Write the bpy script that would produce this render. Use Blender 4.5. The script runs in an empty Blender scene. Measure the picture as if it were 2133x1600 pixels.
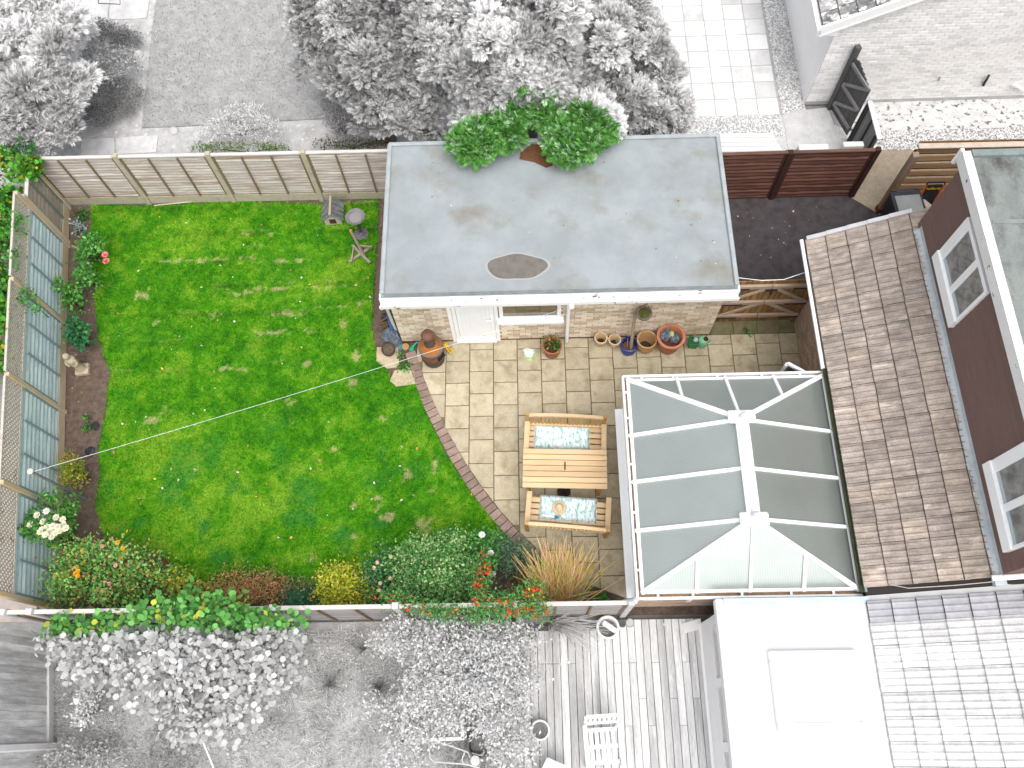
import bpy, bmesh, math, random
import numpy as np
from mathutils import Matrix, Vector
random.seed(7)
rng = np.random.default_rng(11)
sc = bpy.context.scene
COL = sc.collection
rad = math.radians

# ---------------------------------------------------------------- camera
def _rot():
    a, r, y = rad(22.36), rad(-4.54), rad(3.56)
    Rx = np.array([[1,0,0],[0,math.cos(a),-math.sin(a)],[0,math.sin(a),math.cos(a)]])
    Rz = lambda t: np.array([[math.cos(t),-math.sin(t),0],[math.sin(t),math.cos(t),0],[0,0,1]])
    return Rz(y) @ Rx @ Rz(r)
CAMR = _rot(); CAMZ = 14.32; FPX = 1725.0
cam_d = bpy.data.cameras.new('camera'); cam = bpy.data.objects.new('camera', cam_d); COL.objects.link(cam)
m4 = Matrix([list(CAMR[i]) + [0] for i in range(3)] + [[0,0,0,1]])
cam.matrix_world = Matrix.Translation((0,0,CAMZ)) @ m4
cam_d.sensor_width = 36; cam_d.lens = FPX/2133*36; cam_d.clip_end = 2000; cam_d.clip_start = .05
sc.camera = cam

# ---------------------------------------------------------------- light: bright overcast
SUN_EL, SUN_AZ = rad(66), rad(160)          # azimuth measured from +Y (top of the photo) towards +X
w = bpy.data.worlds.new('World'); sc.world = w; w.use_nodes = True
nt = w.node_tree; bg = nt.nodes['Background']
sky = nt.nodes.new('ShaderNodeTexSky'); sky.sky_type = 'NISHITA'; sky.sun_disc = False
sky.sun_elevation = SUN_EL; sky.sun_rotation = SUN_AZ; sky.air_density = 1.0; sky.dust_density = 6.0; sky.ozone_density = 1.0
hs = nt.nodes.new('ShaderNodeHueSaturation'); hs.inputs['Saturation'].default_value = .3; nt.links.new(sky.outputs[0], hs.inputs['Color']); nt.links.new(hs.outputs[0], bg.inputs[0]); bg.inputs[1].default_value = 0.15
sl = bpy.data.lights.new('sun', 'SUN'); so = bpy.data.objects.new('sun', sl); COL.objects.link(so)
sl.energy = 0.9; sl.angle = rad(80); sl.color = (1.0, .965, .91)
d = Vector((math.sin(SUN_AZ)*math.cos(SUN_EL), math.cos(SUN_AZ)*math.cos(SUN_EL), math.sin(SUN_EL)))
so.rotation_euler = d.to_track_quat('Z', 'Y').to_euler(); so.location = (0,0,30)
vs = sc.view_settings; vs.view_transform = 'Standard'; vs.look = 'None'; vs.gamma = 1; vs.use_curve_mapping = False
vs.exposure = 0.58
sc.cycles.max_bounces = 6; sc.cycles.diffuse_bounces = 3; sc.cycles.glossy_bounces = 3; sc.cycles.transmission_bounces = 4
sc.cycles.use_denoising = True

# ---------------------------------------------------------------- survey: a point of the photo on a level / upright plane
def _ray(x, y): return CAMR @ np.array([x-1066.5, 800-y, -FPX])
def G(x, y, z=0.0):
    q = _ray(x, y); t = (z-CAMZ)/q[2]; return Vector((q[0]*t, q[1]*t, z))
def GX(x, y, X):
    q = _ray(x, y); t = X/q[0]; return Vector((X, q[1]*t, CAMZ+q[2]*t))
def GY(x, y, Y):
    q = _ray(x, y); t = Y/q[1]; return Vector((q[0]*t, Y, CAMZ+q[2]*t))

# ---------------------------------------------------------------- materials
MATS = {}
def mat(name, c1, c2=None, scale=6, rough=.8, rnd=0.0, bump=0.0, bscale=40, c3=None, s3=2.0, t3=(.58,.68), detail=6,
        stretch=(1,1,1), metal=0, spec=.3, coords='Object', fine=0.0, coat=0.0, trans=0.0, rot=(0,0,0)):
    if name in MATS: return MATS[name]
    m = bpy.data.materials.new(name); m.use_nodes = True; MATS[name] = m
    N = m.node_tree.nodes; L = m.node_tree.links; b = N['Principled BSDF']
    b.inputs['Roughness'].default_value = rough; b.inputs['Metallic'].default_value = metal
    b.inputs['Specular IOR Level'].default_value = spec
    if coat: b.inputs['Coat Weight'].default_value = coat; b.inputs['Coat Roughness'].default_value = .08
    tc = N.new('ShaderNodeTexCoord'); mp = N.new('ShaderNodeMapping'); mp.inputs['Scale'].default_value = stretch
    mp.inputs['Rotation'].default_value = rot
    L.new(tc.outputs[coords], mp.inputs[0])
    oi = N.new('ShaderNodeObjectInfo')
    ad = N.new('ShaderNodeVectorMath'); ad.operation = 'MULTIPLY_ADD'
    cb = N.new('ShaderNodeCombineXYZ'); L.new(oi.outputs['Random'], cb.inputs[0]); L.new(oi.outputs['Random'], cb.inputs[1])
    L.new(cb.outputs[0], ad.inputs[0]); ad.inputs[1].default_value = (37,53,11); L.new(mp.outputs[0], ad.inputs[2])
    def noise(s, dt=detail):
        n = N.new('ShaderNodeTexNoise'); n.inputs['Scale'].default_value = s; n.inputs['Detail'].default_value = dt
        n.inputs['Roughness'].default_value = .62; L.new(ad.outputs[0], n.inputs['Vector']); return n
    def mix(f, a, c, typ='MIX'):
        x = N.new('ShaderNodeMix'); x.data_type = 'RGBA'; x.blend_type = typ
        for i, v in ((0, f), (6, a), (7, c)):
            if isinstance(v, (int, float)): x.inputs[i].default_value = v
            elif isinstance(v, tuple): x.inputs[i].default_value = (*v, 1)
            else: L.new(v, x.inputs[i])
        return x.outputs[2]
    def ramp(v, lo, hi):
        r = N.new('ShaderNodeMapRange'); r.inputs[1].default_value = lo; r.inputs[2].default_value = hi; L.new(v, r.inputs[0]); return r.outputs[0]
    col = None
    if c2 is not None: col = mix(ramp(noise(scale).outputs[0], .36, .64), c1, c2)
    else: col = mix(0.0, c1, c1)
    if c3 is not None: col = mix(ramp(noise(s3).outputs[0], *t3), col, c3)
    if fine:
        f = ramp(noise(bscale*2.3, 3).outputs[0], .25, .75)
        mm = N.new('ShaderNodeMath'); mm.operation = 'MULTIPLY_ADD'; L.new(f, mm.inputs[0]); mm.inputs[1].default_value = 2*fine; mm.inputs[2].default_value = 1-fine
        cx = N.new('ShaderNodeCombineColor'); [L.new(mm.outputs[0], cx.inputs[i]) for i in range(3)]
        col = mix(1.0, col, cx.outputs[0], 'MULTIPLY')
    if rnd:
        hv = N.new('ShaderNodeHueSaturation'); mr = N.new('ShaderNodeMapRange'); L.new(oi.outputs['Random'], mr.inputs[0])
        mr.inputs[3].default_value = 1-rnd; mr.inputs[4].default_value = 1+rnd; L.new(mr.outputs[0], hv.inputs['Value'])
        L.new(col, hv.inputs['Color']); col = hv.outputs[0]
    L.new(col, b.inputs['Base Color'])
    if bump:
        bp = N.new('ShaderNodeBump'); bp.inputs['Strength'].default_value = bump; bp.inputs['Distance'].default_value = .02
        L.new(noise(bscale, 5).outputs[0], bp.inputs['Height']); L.new(bp.outputs[0], b.inputs['Normal'])
    if trans: b.inputs['Transmission Weight'].default_value = trans
    return m
def attr_mat(name, trans=.25, rough=.6, fine=0.0, bump=0.0):
    """colour carried by the mesh's own leaf / blade colours"""
    m = bpy.data.materials.new(name); m.use_nodes = True; N = m.node_tree.nodes; L = m.node_tree.links
    b = N['Principled BSDF']; b.inputs['Roughness'].default_value = rough; b.inputs['Specular IOR Level'].default_value = .25
    a = N.new('ShaderNodeVertexColor'); a.layer_name = 'Col'; c = a.outputs[0]
    if fine:
        tc = N.new('ShaderNodeTexCoord'); n = N.new('ShaderNodeTexNoise'); n.inputs['Scale'].default_value = 60; n.inputs['Detail'].default_value = 4
        L.new(tc.outputs['Object'], n.inputs['Vector']); r = N.new('ShaderNodeMapRange'); L.new(n.outputs[0], r.inputs[0])
        r.inputs[1].default_value = .3; r.inputs[2].default_value = .7; r.inputs[3].default_value = 1-fine; r.inputs[4].default_value = 1+fine
        cx = N.new('ShaderNodeCombineColor'); [L.new(r.outputs[0], cx.inputs[i]) for i in range(3)]
        x = N.new('ShaderNodeMix'); x.data_type = 'RGBA'; x.blend_type = 'MULTIPLY'; x.inputs[0].default_value = 1
        L.new(c, x.inputs[6]); L.new(cx.outputs[0], x.inputs[7]); c = x.outputs[2]
        if bump:
            bp = N.new('ShaderNodeBump'); bp.inputs['Strength'].default_value = bump; bp.inputs['Distance'].default_value = .02
            L.new(n.outputs[0], bp.inputs['Height']); L.new(bp.outputs[0], b.inputs['Normal'])
    L.new(c, b.inputs['Base Color'])
    if trans:
        t = N.new('ShaderNodeBsdfTranslucent'); L.new(c, t.inputs[0]); ms = N.new('ShaderNodeMixShader'); ms.inputs[0].default_value = trans
        L.new(b.outputs[0], ms.inputs[1]); L.new(t.outputs[0], ms.inputs[2]); L.new(ms.outputs[0], N['Material Output'].inputs[0])
    MATS[name] = m; return m

# ---------------------------------------------------------------- objects
def tag(o, label=None, cat=None, group=None, kind=None):
    if label: o['label'] = label
    if cat: o['category'] = cat
    if group: o['group'] = group
    if kind: o['kind'] = kind
    return o
WM = {}
def link(o, parent=None, M=None):
    COL.objects.link(o); M = M or Matrix.Identity(4)
    WM[o.name] = M; o.matrix_basis = M
    if parent is not None:
        o.parent = parent; o.matrix_parent_inverse = WM[parent.name].inverted()
    return o
def thing(name, loc, label, cat, group=None, parent=None):
    o = bpy.data.objects.new(name, None); o.empty_display_size = .1
    link(o, parent, Matrix.Translation(Vector(loc)))
    return tag(o, label, cat, group)
def inst(name, me, M, parent):
    return link(bpy.data.objects.new(name, me), parent, M)
class MB:
    def __init__(s, T=None): s.v = []; s.f = []; s.T = T or Matrix.Identity(4)
    def add(s, vs, fs):
        n = len(s.v); s.v += [tuple(s.T @ Vector(p)) for p in vs]; s.f += [tuple(i+n for i in f) for f in fs]; return s
    def box(s, x0, x1, y0, y1, z0, z1):
        return s.add([(x0,y0,z0),(x1,y0,z0),(x1,y1,z0),(x0,y1,z0),(x0,y0,z1),(x1,y0,z1),(x1,y1,z1),(x0,y1,z1)],
              [(0,3,2,1),(4,5,6,7),(0,1,5,4),(1,2,6,5),(2,3,7,6),(3,0,4,7)])
    def bar(s, a, b, w, h, up=(0,0,1)):
        """box from a to b, w wide across, h deep along up"""
        a = Vector(a); b = Vector(b); t = (b-a).normalized(); u = Vector(up); u = (u-t*u.dot(t))
        if u.length < 1e-4: u = Vector((1,0,0)); u = u-t*u.dot(t)
        u.normalize(); r = t.cross(u); r *= w/2; u *= h/2
        P = [a-r-u, a+r-u, a+r+u, a-r+u, b-r-u, b+r-u, b+r+u, b-r+u]
        return s.add([tuple(p) for p in P], [(0,1,2,3),(7,6,5,4),(1,0,4,5),(2,1,5,6),(3,2,6,7),(0,3,7,4)])
    def tube(s, pts, r, n=8, cap=True):
        pts = [Vector(p) for p in pts]; rs = r if isinstance(r, (list, tuple)) else [r]*len(pts)
        vs = []; fs = []; ref = None
        for i, p in enumerate(pts):
            t = (pts[min(i+1, len(pts)-1)]-pts[max(i-1, 0)]).normalized()
            if ref is None: ref = Vector((0,0,1)) if abs(t.z) < .9 else Vector((1,0,0))
            u = (ref-t*ref.dot(t)).normalized(); ref = u; q = t.cross(u)
            for k in range(n):
                a = 2*math.pi*k/n; vs.append(tuple(p+(u*math.cos(a)+q*math.sin(a))*rs[i]))
        for i in range(len(pts)-1):
            for k in range(n): fs.append((i*n+k, i*n+(k+1)%n, (i+1)*n+(k+1)%n, (i+1)*n+k))
        if cap: fs += [tuple(range(n-1,-1,-1)), tuple(range((len(pts)-1)*n, len(pts)*n))]
        return s.add(vs, fs)
    def lathe(s, prof, c=(0,0,0), n=24, axis=None, wob=0.0):
        """profile of (radius, height) turned about an upright axis"""
        vs = []; fs = []; c = Vector(c); R = Matrix.Identity(3) if axis is None else Vector(axis).to_track_quat('Z','Y').to_matrix()
        for r, z in prof:
            for k in range(n):
                a = 2*math.pi*k/n; rr = r*(1+wob*math.sin(3*a+z*9)+wob*.6*math.sin(7*a-z*5)); vs.append(tuple(c+R@Vector((rr*math.cos(a), rr*math.sin(a), z))))
        for i in range(len(prof)-1):
            for k in range(n): fs.append((i*n+k, i*n+(k+1)%n, (i+1)*n+(k+1)%n, (i+1)*n+k))
        if prof[0][0] > 1e-4: fs.append(tuple(range(n-1,-1,-1)))
        if prof[-1][0] > 1e-4: fs.append(tuple(range((len(prof)-1)*n, len(prof)*n)))
        return s.add(vs, fs)
    def prism(s, poly, z0, z1):
        n = len(poly); ar = sum(poly[i][0]*poly[(i+1)%n][1]-poly[(i+1)%n][0]*poly[i][1] for i in range(n))
        if ar < 0: poly = poly[::-1]
        return s.add([(p[0],p[1],z0) for p in poly]+[(p[0],p[1],z1) for p in poly],
             [tuple(range(n-1,-1,-1)), tuple(range(n,2*n))]+[(i,(i+1)%n,n+(i+1)%n,n+i) for i in range(n)])
    def sheet(s, pts, th):
        """flat or sloping plate through pts, th thick downwards along its normal"""
        P = [Vector(p) for p in pts]; nrm = (P[1]-P[0]).cross(P[2]-P[0]).normalized()
        if nrm.z < 0: P = P[::-1]; nrm = -nrm
        n = len(P)
        return s.add([tuple(p) for p in P]+[tuple(p-nrm*th) for p in P], [tuple(range(n)), tuple(range(2*n-1,n-1,-1))]+[(i,n+i,n+(i+1)%n,(i+1)%n) for i in range(n)])
    def mesh(s, name, m=None, smooth=False, bevel=0):
        me = bpy.data.meshes.new(name); me.from_pydata(s.v, [], s.f); me.validate()
        if m: me.materials.append(m)
        if bevel:
            bm = bmesh.new(); bm.from_mesh(me); bmesh.ops.bevel(bm, geom=bm.edges[:], offset=bevel, segments=1, affect='EDGES'); bm.to_mesh(me); bm.free()
        if smooth: me.polygons.foreach_set('use_smooth', [True]*len(me.polygons))
        return me
    def build(s, name, m, parent=None, smooth=False, bevel=0, **k):
        o = link(bpy.data.objects.new(name, s.mesh(name, m, smooth, bevel)), parent)
        if smooth:
            o.modifiers.new('es', 'EDGE_SPLIT').split_angle = rad(42)
        return tag(o, **k)
def np_mesh(name, V, F, cols, m, parent=None, smooth=False, **k):
    """V (n,3); F (m,3|4); cols (n,3) per vertex or None"""
    me = bpy.data.meshes.new(name); V = np.asarray(V, np.float32); F = np.asarray(F, np.int32); q = F.shape[1]
    me.vertices.add(len(V)); me.vertices.foreach_set('co', V.ravel())
    me.loops.add(F.size); me.loops.foreach_set('vertex_index', F.ravel())
    me.polygons.add(len(F)); me.polygons.foreach_set('loop_start', np.arange(0, F.size, q, dtype=np.int32)); me.polygons.foreach_set('loop_total', np.full(len(F), q, np.int32))
    me.update(calc_edges=True)
    if cols is not None:
        a = me.color_attributes.new('Col', 'FLOAT_COLOR', 'POINT'); c4 = np.ones((len(V),4), np.float32); c4[:,:3] = cols; a.data.foreach_set('color', c4.ravel())
    if smooth: me.polygons.foreach_set('use_smooth', np.ones(len(F), bool))
    me.materials.append(m); o = link(bpy.data.objects.new(name, me), parent); return tag(o, **k)

# ---------------------------------------------------------------- noise and foliage
def vnoise(x, y, s, seed=0):
    x = np.asarray(x)*s+seed*17.3; y = np.asarray(y)*s+seed*31.7; xi = np.floor(x); yi = np.floor(y); fx = x-xi; fy = y-yi
    h = lambda a, b: np.modf(np.abs(np.sin(a*127.1+b*311.7+seed*74.7)*43758.5453))[0]
    fx = fx*fx*(3-2*fx); fy = fy*fy*(3-2*fy)
    return (h(xi,yi)*(1-fx)+h(xi+1,yi)*fx)*(1-fy)+(h(xi,yi+1)*(1-fx)+h(xi+1,yi+1)*fx)*fy
def fbm(x, y, s, seed=0, o=4):
    return sum(vnoise(x, y, s*2**i, seed+i)*.5**i for i in range(o))/sum(.5**i for i in range(o))
def unit(a): return a/np.maximum(np.linalg.norm(a, axis=-1, keepdims=True), 1e-9)
def leaf_mesh(name, C, D, Nn, Ln, Wd, cols, m, parent=None, rnd=False, **k):
    """one small folded blade per leaf: C base, D direction, Nn facing, Ln length, Wd width"""
    n = len(C); D = unit(D); S = unit(np.cross(D, Nn)); Nn = unit(np.cross(S, D)); Ln = np.broadcast_to(np.asarray(Ln, float), (n,))[:,None]; Wd = np.broadcast_to(np.asarray(Wd, float), (n,))[:,None]
    if rnd:   # rounded leaf, six corners
        P = [C, C+D*Ln*.25+S*Wd*.45, C+D*Ln*.7+S*Wd*.46, C+D*Ln-Nn*Ln*.08, C+D*Ln*.7-S*Wd*.46, C+D*Ln*.25-S*Wd*.45]
        V = np.stack(P, 1).reshape(-1,3); b = np.arange(n)[:,None]*6
        F = np.concatenate([b+np.array([[0,1,2,3]]), b+np.array([[0,3,4,5]])]); kk = 6
    else:
        P = [C, C+D*Ln*.5+S*Wd*.5+Nn*Wd*.12, C+D*Ln, C+D*Ln*.5-S*Wd*.5+Nn*Wd*.12]
        V = np.stack(P, 1).reshape(-1,3); b = np.arange(n)[:,None]*4; F = b+np.array([[0,1,2,3]]); kk = 4
    return np_mesh(name, V, F, np.repeat(cols, kk, 0), m, parent, **k)
def pick(n, cols, jit=.18):
    """n colours out of a weighted list [(weight, rgb)]"""
    wts = np.array([c[0] for c in cols], float); wts /= wts.sum(); a = np.array([c[1] for c in cols])
    c = a[rng.choice(len(a), n, p=wts)]; return np.clip(c*(1+jit*rng.standard_normal((n,1))), .004, .98)
def blob_pts(blobs, n, shell=.35, low=-.25):
    """points near the surface of a set of ellipsoids (cx,cy,cz,rx,ry,rz), plus the outward direction"""
    wts = np.array([b[3]*b[4]+b[3]*b[5]+b[4]*b[5] for b in blobs]); ix = rng.choice(len(blobs), n, p=wts/wts.sum()); B = np.array(blobs)[ix]
    u = unit(rng.standard_normal((n,3))); bad = u[:,2] < low; u[bad,2] *= -1
    r = 1-shell*rng.random((n,1))**1.6
    return B[:,:3]+u*r*B[:,3:6], unit(u/B[:,3:6])
def poly_in(poly, x, y):
    r = np.zeros(len(x), bool); n = len(poly)
    for i in range(n):
        x0, y0 = poly[i][:2]; x1, y1 = poly[(i+1)%n][:2]
        c = ((y0 > y) != (y1 > y)); r ^= c & (x < (x1-x0)*(y-y0)/((y1-y0) if y1 != y0 else 1e-9)+x0)
    return r
def clip(poly, cl):
    """Sutherland-Hodgman: poly cut by a convex counter-clockwise outline"""
    out = poly
    for i in range(len(cl)):
        ax, ay = cl[i][:2]; bx, by = cl[(i+1)%len(cl)][:2]; inp = out; out = []
        if not inp: return []
        sd = lambda p: (bx-ax)*(p[1]-ay)-(by-ay)*(p[0]-ax)
        for j in range(len(inp)):
            p, q = inp[j], inp[(j+1)%len(inp)]; a, b = sd(p), sd(q)
            if a >= 0: out.append(p)
            if a*b < 0: t = a/(a-b); out.append((p[0]+(q[0]-p[0])*t, p[1]+(q[1]-p[1])*t))
    return out
def px(pts, z=0): return [tuple(G(x, y, z)[:2]) for x, y in pts]
# ================================================================ THE SETTING: grounds
ST = dict(kind='structure')
MB().box(-400,400,-400,400,-.3,-.06).build('ground', mat('earth', (.30,.30,.30), (.22,.22,.22), 3, .95, bump=.3), **ST)
soil_m = mat('soil', (.165,.118,.092), (.10,.07,.055), 9, .95, bump=.9, bscale=55, c3=(.24,.185,.15), s3=14, t3=(.6,.74), fine=.4)
MB().prism([(-9.66,10.12),(-2.4,10.12),(-2.4,6.8),(5.03,6.8),(5.03,1.66),(-8.2,1.66)], -.055, -.012).build('soil_bed', soil_m, **ST)

# ---- own lawn: a sheet with patchy turf colours, and grass standing on it
LAWN_PX = [(190,423),(250,427),(320,428),(420,421),(500,419),(590,421),(668,424),(740,420),(791,413),(789,480),(783,560),(779,640),(779,700),
  (784,742),(800,762),(818,790),(848,768),(862,772),(878,825),(903,888),(932,948),(968,1004),(1008,1058),(1048,1108),(1078,1140),(1040,1162),(960,1190),
  (870,1214),(790,1208),(700,1222),(610,1218),(540,1196),(470,1222),(380,1205),(300,1168),(240,1150),(213,1110),(198,1050),(207,985),(203,930),
  (214,880),(222,830),(229,775),(214,740),(203,700),(200,650),(193,600),(190,560),(186,500)]
LAWN = px(LAWN_PX)
SPOTS = [(505,488,14,4,0),(545,510,9,4,0),(560,488,9,4,0),(440,541,90,3,0),(580,545,60,3,0),(545,602,70,4,0),(490,612,40,3,0),(600,655,50,4,0),(560,693,40,4,0),
 (640,690,12,5,0),(590,757,24,5,.1),(740,742,9,10,0),(715,678,10,8,0),(755,630,12,7,0),(787,1052,10,22,-.5),(806,1078,14,14,-.4),(881,1098,22,17,0),(655,1162,8,7,0),(610,838,9,7,0),
 (608,882,8,6,0),(575,590,10,5,0),(300,615,18,14,0),(328,672,10,7,0),(700,935,7,6,0),(735,1052,5,5,0),(898,1024,10,7,.6),(345,855,10,8,0),(320,875,14,9,0),(505,770,12,5,0),(735,800,8,10,0),
 (470,768,22,4,0),(400,690,16,5,0),(640,760,10,6,0),(350,545,40,3,0),(680,600,40,3,0),(690,640,30,4,0),(850,990,8,10,.3),(740,1118,8,6,0),(905,975,6,14,.3),(795,875,9,7,0),(455,660,14,5,0)]
SW = [(G(a,b),abs(G(a+c,b).x-G(a,b).x),abs(G(a,b+e).y-G(a,b).y)) for a,b,c,e,_ in SPOTS]
def bare(x, y):
    r = np.zeros_like(x); wob = fbm(x, y, 13, 5)-.5
    for c, a, b in SW:
        dd = np.sqrt(((x-c.x)/(a+.02))**2+((y-c.y)/(b+.015))**2)+wob*3.4
        r = np.maximum(r, np.clip((.62-dd)*3.5, 0, .85))
    return r
def turf(x, y):
    a = fbm(x, y, .9, 1); b = fbm(x, y, 3.2, 2); c = fbm(x, y, 9, 3); e = fbm(x, y, 1.6, 8)
    deep = np.array([.030,.185,.003]); mid = np.array([.072,.285,.003]); lite = np.array([.195,.385,.020]); cool = np.array([.036,.225,.034]); dry = np.array([.46,.37,.20])
    t = np.clip((.42*a+.38*b+.40*c+.25*fbm(x, y, 22, 6)-.50)*2.5+.05, 0, 1)[...,None]
    col = np.where(t < .5, deep+(mid-deep)*t*2, mid+(lite-mid)*(t*2-1))
    k = np.clip((e-.58)*6, 0, .75)[...,None]*np.clip((6-y)*.35, .1, 1)[...,None]; col = col*(1-k)+cool*k
    # mowing lines that run along the top of the garden
    ph = y*10.2+.12*np.sin(x*.9)+.10*(fbm(x, y, 6, 14)-.5); row = np.clip((np.sin(ph)-.93)*30, 0, 1)*np.clip((y-5.6)*.6, 0, 1)*np.clip((fbm(x, y, 2.5, 12)-.52)*9, 0, 1)*np.clip((fbm(x, y, .7, 15)-.47)*8, 0, 1); shade = np.clip((np.sin(ph+.55)-.8)*6, 0, 1)*np.clip((y-5.6)*.6, 0, 1)*np.clip((fbm(x, y, .8, 16)-.42)*5, 0, 1)*.22; col = col*(1-shade[...,None])
    q = np.clip(bare(x, y)*.7+row*.28, 0, 1)[...,None]
    return col*(1-q)+dry*q*np.clip(.75+.6*c[...,None], .6, 1.3)
gx, gy = np.meshgrid(np.arange(-9.6,.6,.045), np.arange(1.7,10.3,.045)); nx = gx.shape[1]; ny = gx.shape[0]
pts = np.stack([gx.ravel(), gy.ravel()], 1)
ins = poly_in(LAWN, pts[:,0]+.04*(fbm(pts[:,0], pts[:,1], 5, 9)-.5)*2, pts[:,1]+.04*(fbm(pts[:,0], pts[:,1], 5, 10)-.5)*2)
idx = np.arange(nx*ny).reshape(ny, nx); Q = np.stack([idx[:-1,:-1], idx[:-1,1:], idx[1:,1:], idx[1:,:-1]], -1).reshape(-1,4)
Q = Q[ins[Q].sum(1) >= 3]; use = np.unique(Q); rm = np.full(nx*ny, -1); rm[use] = np.arange(len(use)); P2 = pts[use]
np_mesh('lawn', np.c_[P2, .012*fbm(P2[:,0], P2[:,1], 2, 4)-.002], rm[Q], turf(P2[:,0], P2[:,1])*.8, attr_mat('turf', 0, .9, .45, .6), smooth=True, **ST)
def grass(name, poly, n, col, h, wd, label, m, z=0.0, keep=None, lean=.55, rim=0):
    xs = np.array([p[0] for p in poly]); ys = np.array([p[1] for p in poly])
    x = rng.uniform(xs.min(), xs.max(), n*3); y = rng.uniform(ys.min(), ys.max(), n*3)
    k = poly_in(poly, x, y)
    if keep is not None: k &= rng.random(len(x)) < keep(x, y)
    x, y = x[k][:n], y[k][:n]; n = len(x)
    a = rng.uniform(0, 2*math.pi, n); L = rng.normal(0, lean, n); hh = h*(.55+.9*rng.random(n))*(.7+.6*fbm(x, y, 2.2, 21))
    b = a+rng.uniform(1, 2, n); dx, dy = np.cos(b)*wd/2, np.sin(b)*wd/2
    A = np.stack([x-dx, y-dy, np.full(n, z)], 1); B = np.stack([x+dx, y+dy, np.full(n, z)], 1)
    T = np.stack([x+np.cos(a)*L*hh, y+np.sin(a)*L*hh, z+hh*np.clip(1-.3*np.abs(L), .4, 1)], 1)
    V = np.stack([A, B, T], 1).reshape(-1,3); F = np.arange(3*n).reshape(-1,3)
    c = col(x, y)*(1+.34*rng.standard_normal((n,1))); c = np.clip(c, .003, .95)
    return np_mesh(name, V, F, np.repeat(c, 3, 0), m, label=label, cat='grass', kind='stuff')
leaf_m = attr_mat('leaf', .3, .5); grass_m = attr_mat('grass_blade', .35, .6)
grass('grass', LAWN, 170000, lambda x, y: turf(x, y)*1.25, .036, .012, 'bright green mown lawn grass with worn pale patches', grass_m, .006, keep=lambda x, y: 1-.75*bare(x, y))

# ---- patio: staggered square slabs
slab_m = mat('slab_stone', (.485,.425,.305), (.405,.353,.245), 5, .85, rnd=.09, bump=.45, bscale=26, c3=(.285,.245,.15), s3=4.2, t3=(.50,.72), fine=.17)
joint_m = mat('mortar', (.20,.165,.105), (.14,.12,.07), 20, .95, bump=.5, c3=(.05,.09,.02), s3=6, t3=(.56,.66))
arc_in = [(868,742),(884,790),(905,842),(934,902),(966,958),(1002,1012),(1042,1064),(1082,1108),(1124,1148)]
PA = px(arc_in+[(1217,1214),(1306,1247)])+[(1.54,1.95),(1.54,6.79),(-2.15,6.79)]
PB = [(1.545,4.9),(5.03,4.9),(5.03,7.12),(3.42,7.12),(3.42,6.79),(1.545,6.79)]
patio = MB(); patio.prism(PA[::-1], -.02, .004); patio.box(1.54,5.03,4.9,6.79,-.02,.004); patio.box(3.42,5.03,6.79,7.12,-.02,.004)
patio = patio.build('patio', joint_m, **ST)
PAc = PA if sum(PA[i][0]*PA[(i+1)%len(PA)][1]-PA[(i+1)%len(PA)][0]*PA[i][1] for i in range(len(PA))) > 0 else PA[::-1]
full = MB().box(-.2175,.2175,-.2175,.2175,-.02,.026).mesh('paving_slab', slab_m, bevel=.006)
def slabs(cl, xr):
    for mcol in range(*xr):
        x0 = .19+.45*(mcol-1); ph = 6.14 if mcol % 2 == 0 else 6.36
        for r in range(-3, 12):
            y1 = ph-.45*r; y0 = y1-.45
            rect = [(x0+.007,y0+.007),(x0+.443,y0+.007),(x0+.443,y1-.007),(x0+.007,y1-.007)]
            c = clip(rect, cl)
            if len(c) < 3: continue
            ar = abs(sum(c[i][0]*c[(i+1)%len(c)][1]-c[(i+1)%len(c)][0]*c[i][1] for i in range(len(c))))/2
            if ar < .006: continue
            tl = Matrix.Rotation(random.gauss(0,.006),4,'X') @ Matrix.Rotation(random.gauss(0,.006),4,'Y') @ Matrix.Rotation(random.gauss(0,.008),4,'Z')
            C = Vector((x0+.225, (y0+y1)/2, random.uniform(-.003,.003)))
            if ar > .188: inst('paving_slab', full, Matrix.Translation(C) @ tl @ Matrix.Rotation(random.choice((0,1,2,3))*math.pi/2,4,'Z'), patio)
            else: MB().prism(c, -.01, .024+random.uniform(-.003,.003)).build('paving_slab', slab_m, patio, bevel=.004)
slabs(PAc, (-6,4))
slabs([(1.545,4.95),(5.02,4.95),(5.02,6.785),(1.545,6.785)], (4,12))
for i, (a, b) in enumerate(((3.43,3.85),(3.86,4.3),(4.31,4.72),(4.73,5.01))): MB().box(a,b,6.80,7.11,-.01,.02).build('paving_slab', mat('mossy_slab',(.20,.17,.10),(.13,.125,.06),6,.9,bump=.4), patio, bevel=.004)
# ---- curved brick edging
edge_m = mat('edging_brick', (.30,.215,.175), (.23,.165,.135), 12, .9, rnd=.18, bump=.4, bscale=50, c3=(.36,.30,.25), s3=7)
ctr = [Vector((*p,0)) for p in px([(855,735),(861,752),(872,786),(894,845),(919,896),(948,951),(983,1007),(1022,1060),(1062,1106),(1102,1145),(1148,1178),(1190,1205)])]
seg = [0]
for i in range(len(ctr)-1): seg.append(seg[-1]+(ctr[i+1]-ctr[i]).length)
def along(s):
    for i in range(len(ctr)-1):
        if s <= seg[i+1] or i == len(ctr)-2: t = (s-seg[i])/(seg[i+1]-seg[i]); return ctr[i].lerp(ctr[i+1], t), (ctr[i+1]-ctr[i]).normalized()
edging = thing('brick_edging', tuple(ctr[5]), 'curved row of brown bricks between lawn and patio', 'edging')
edge_me = MB().box(-.064,.064,-.1,.1,-.05,.028).mesh('brick', edge_m, bevel=.006)
s_ = .05
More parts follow.
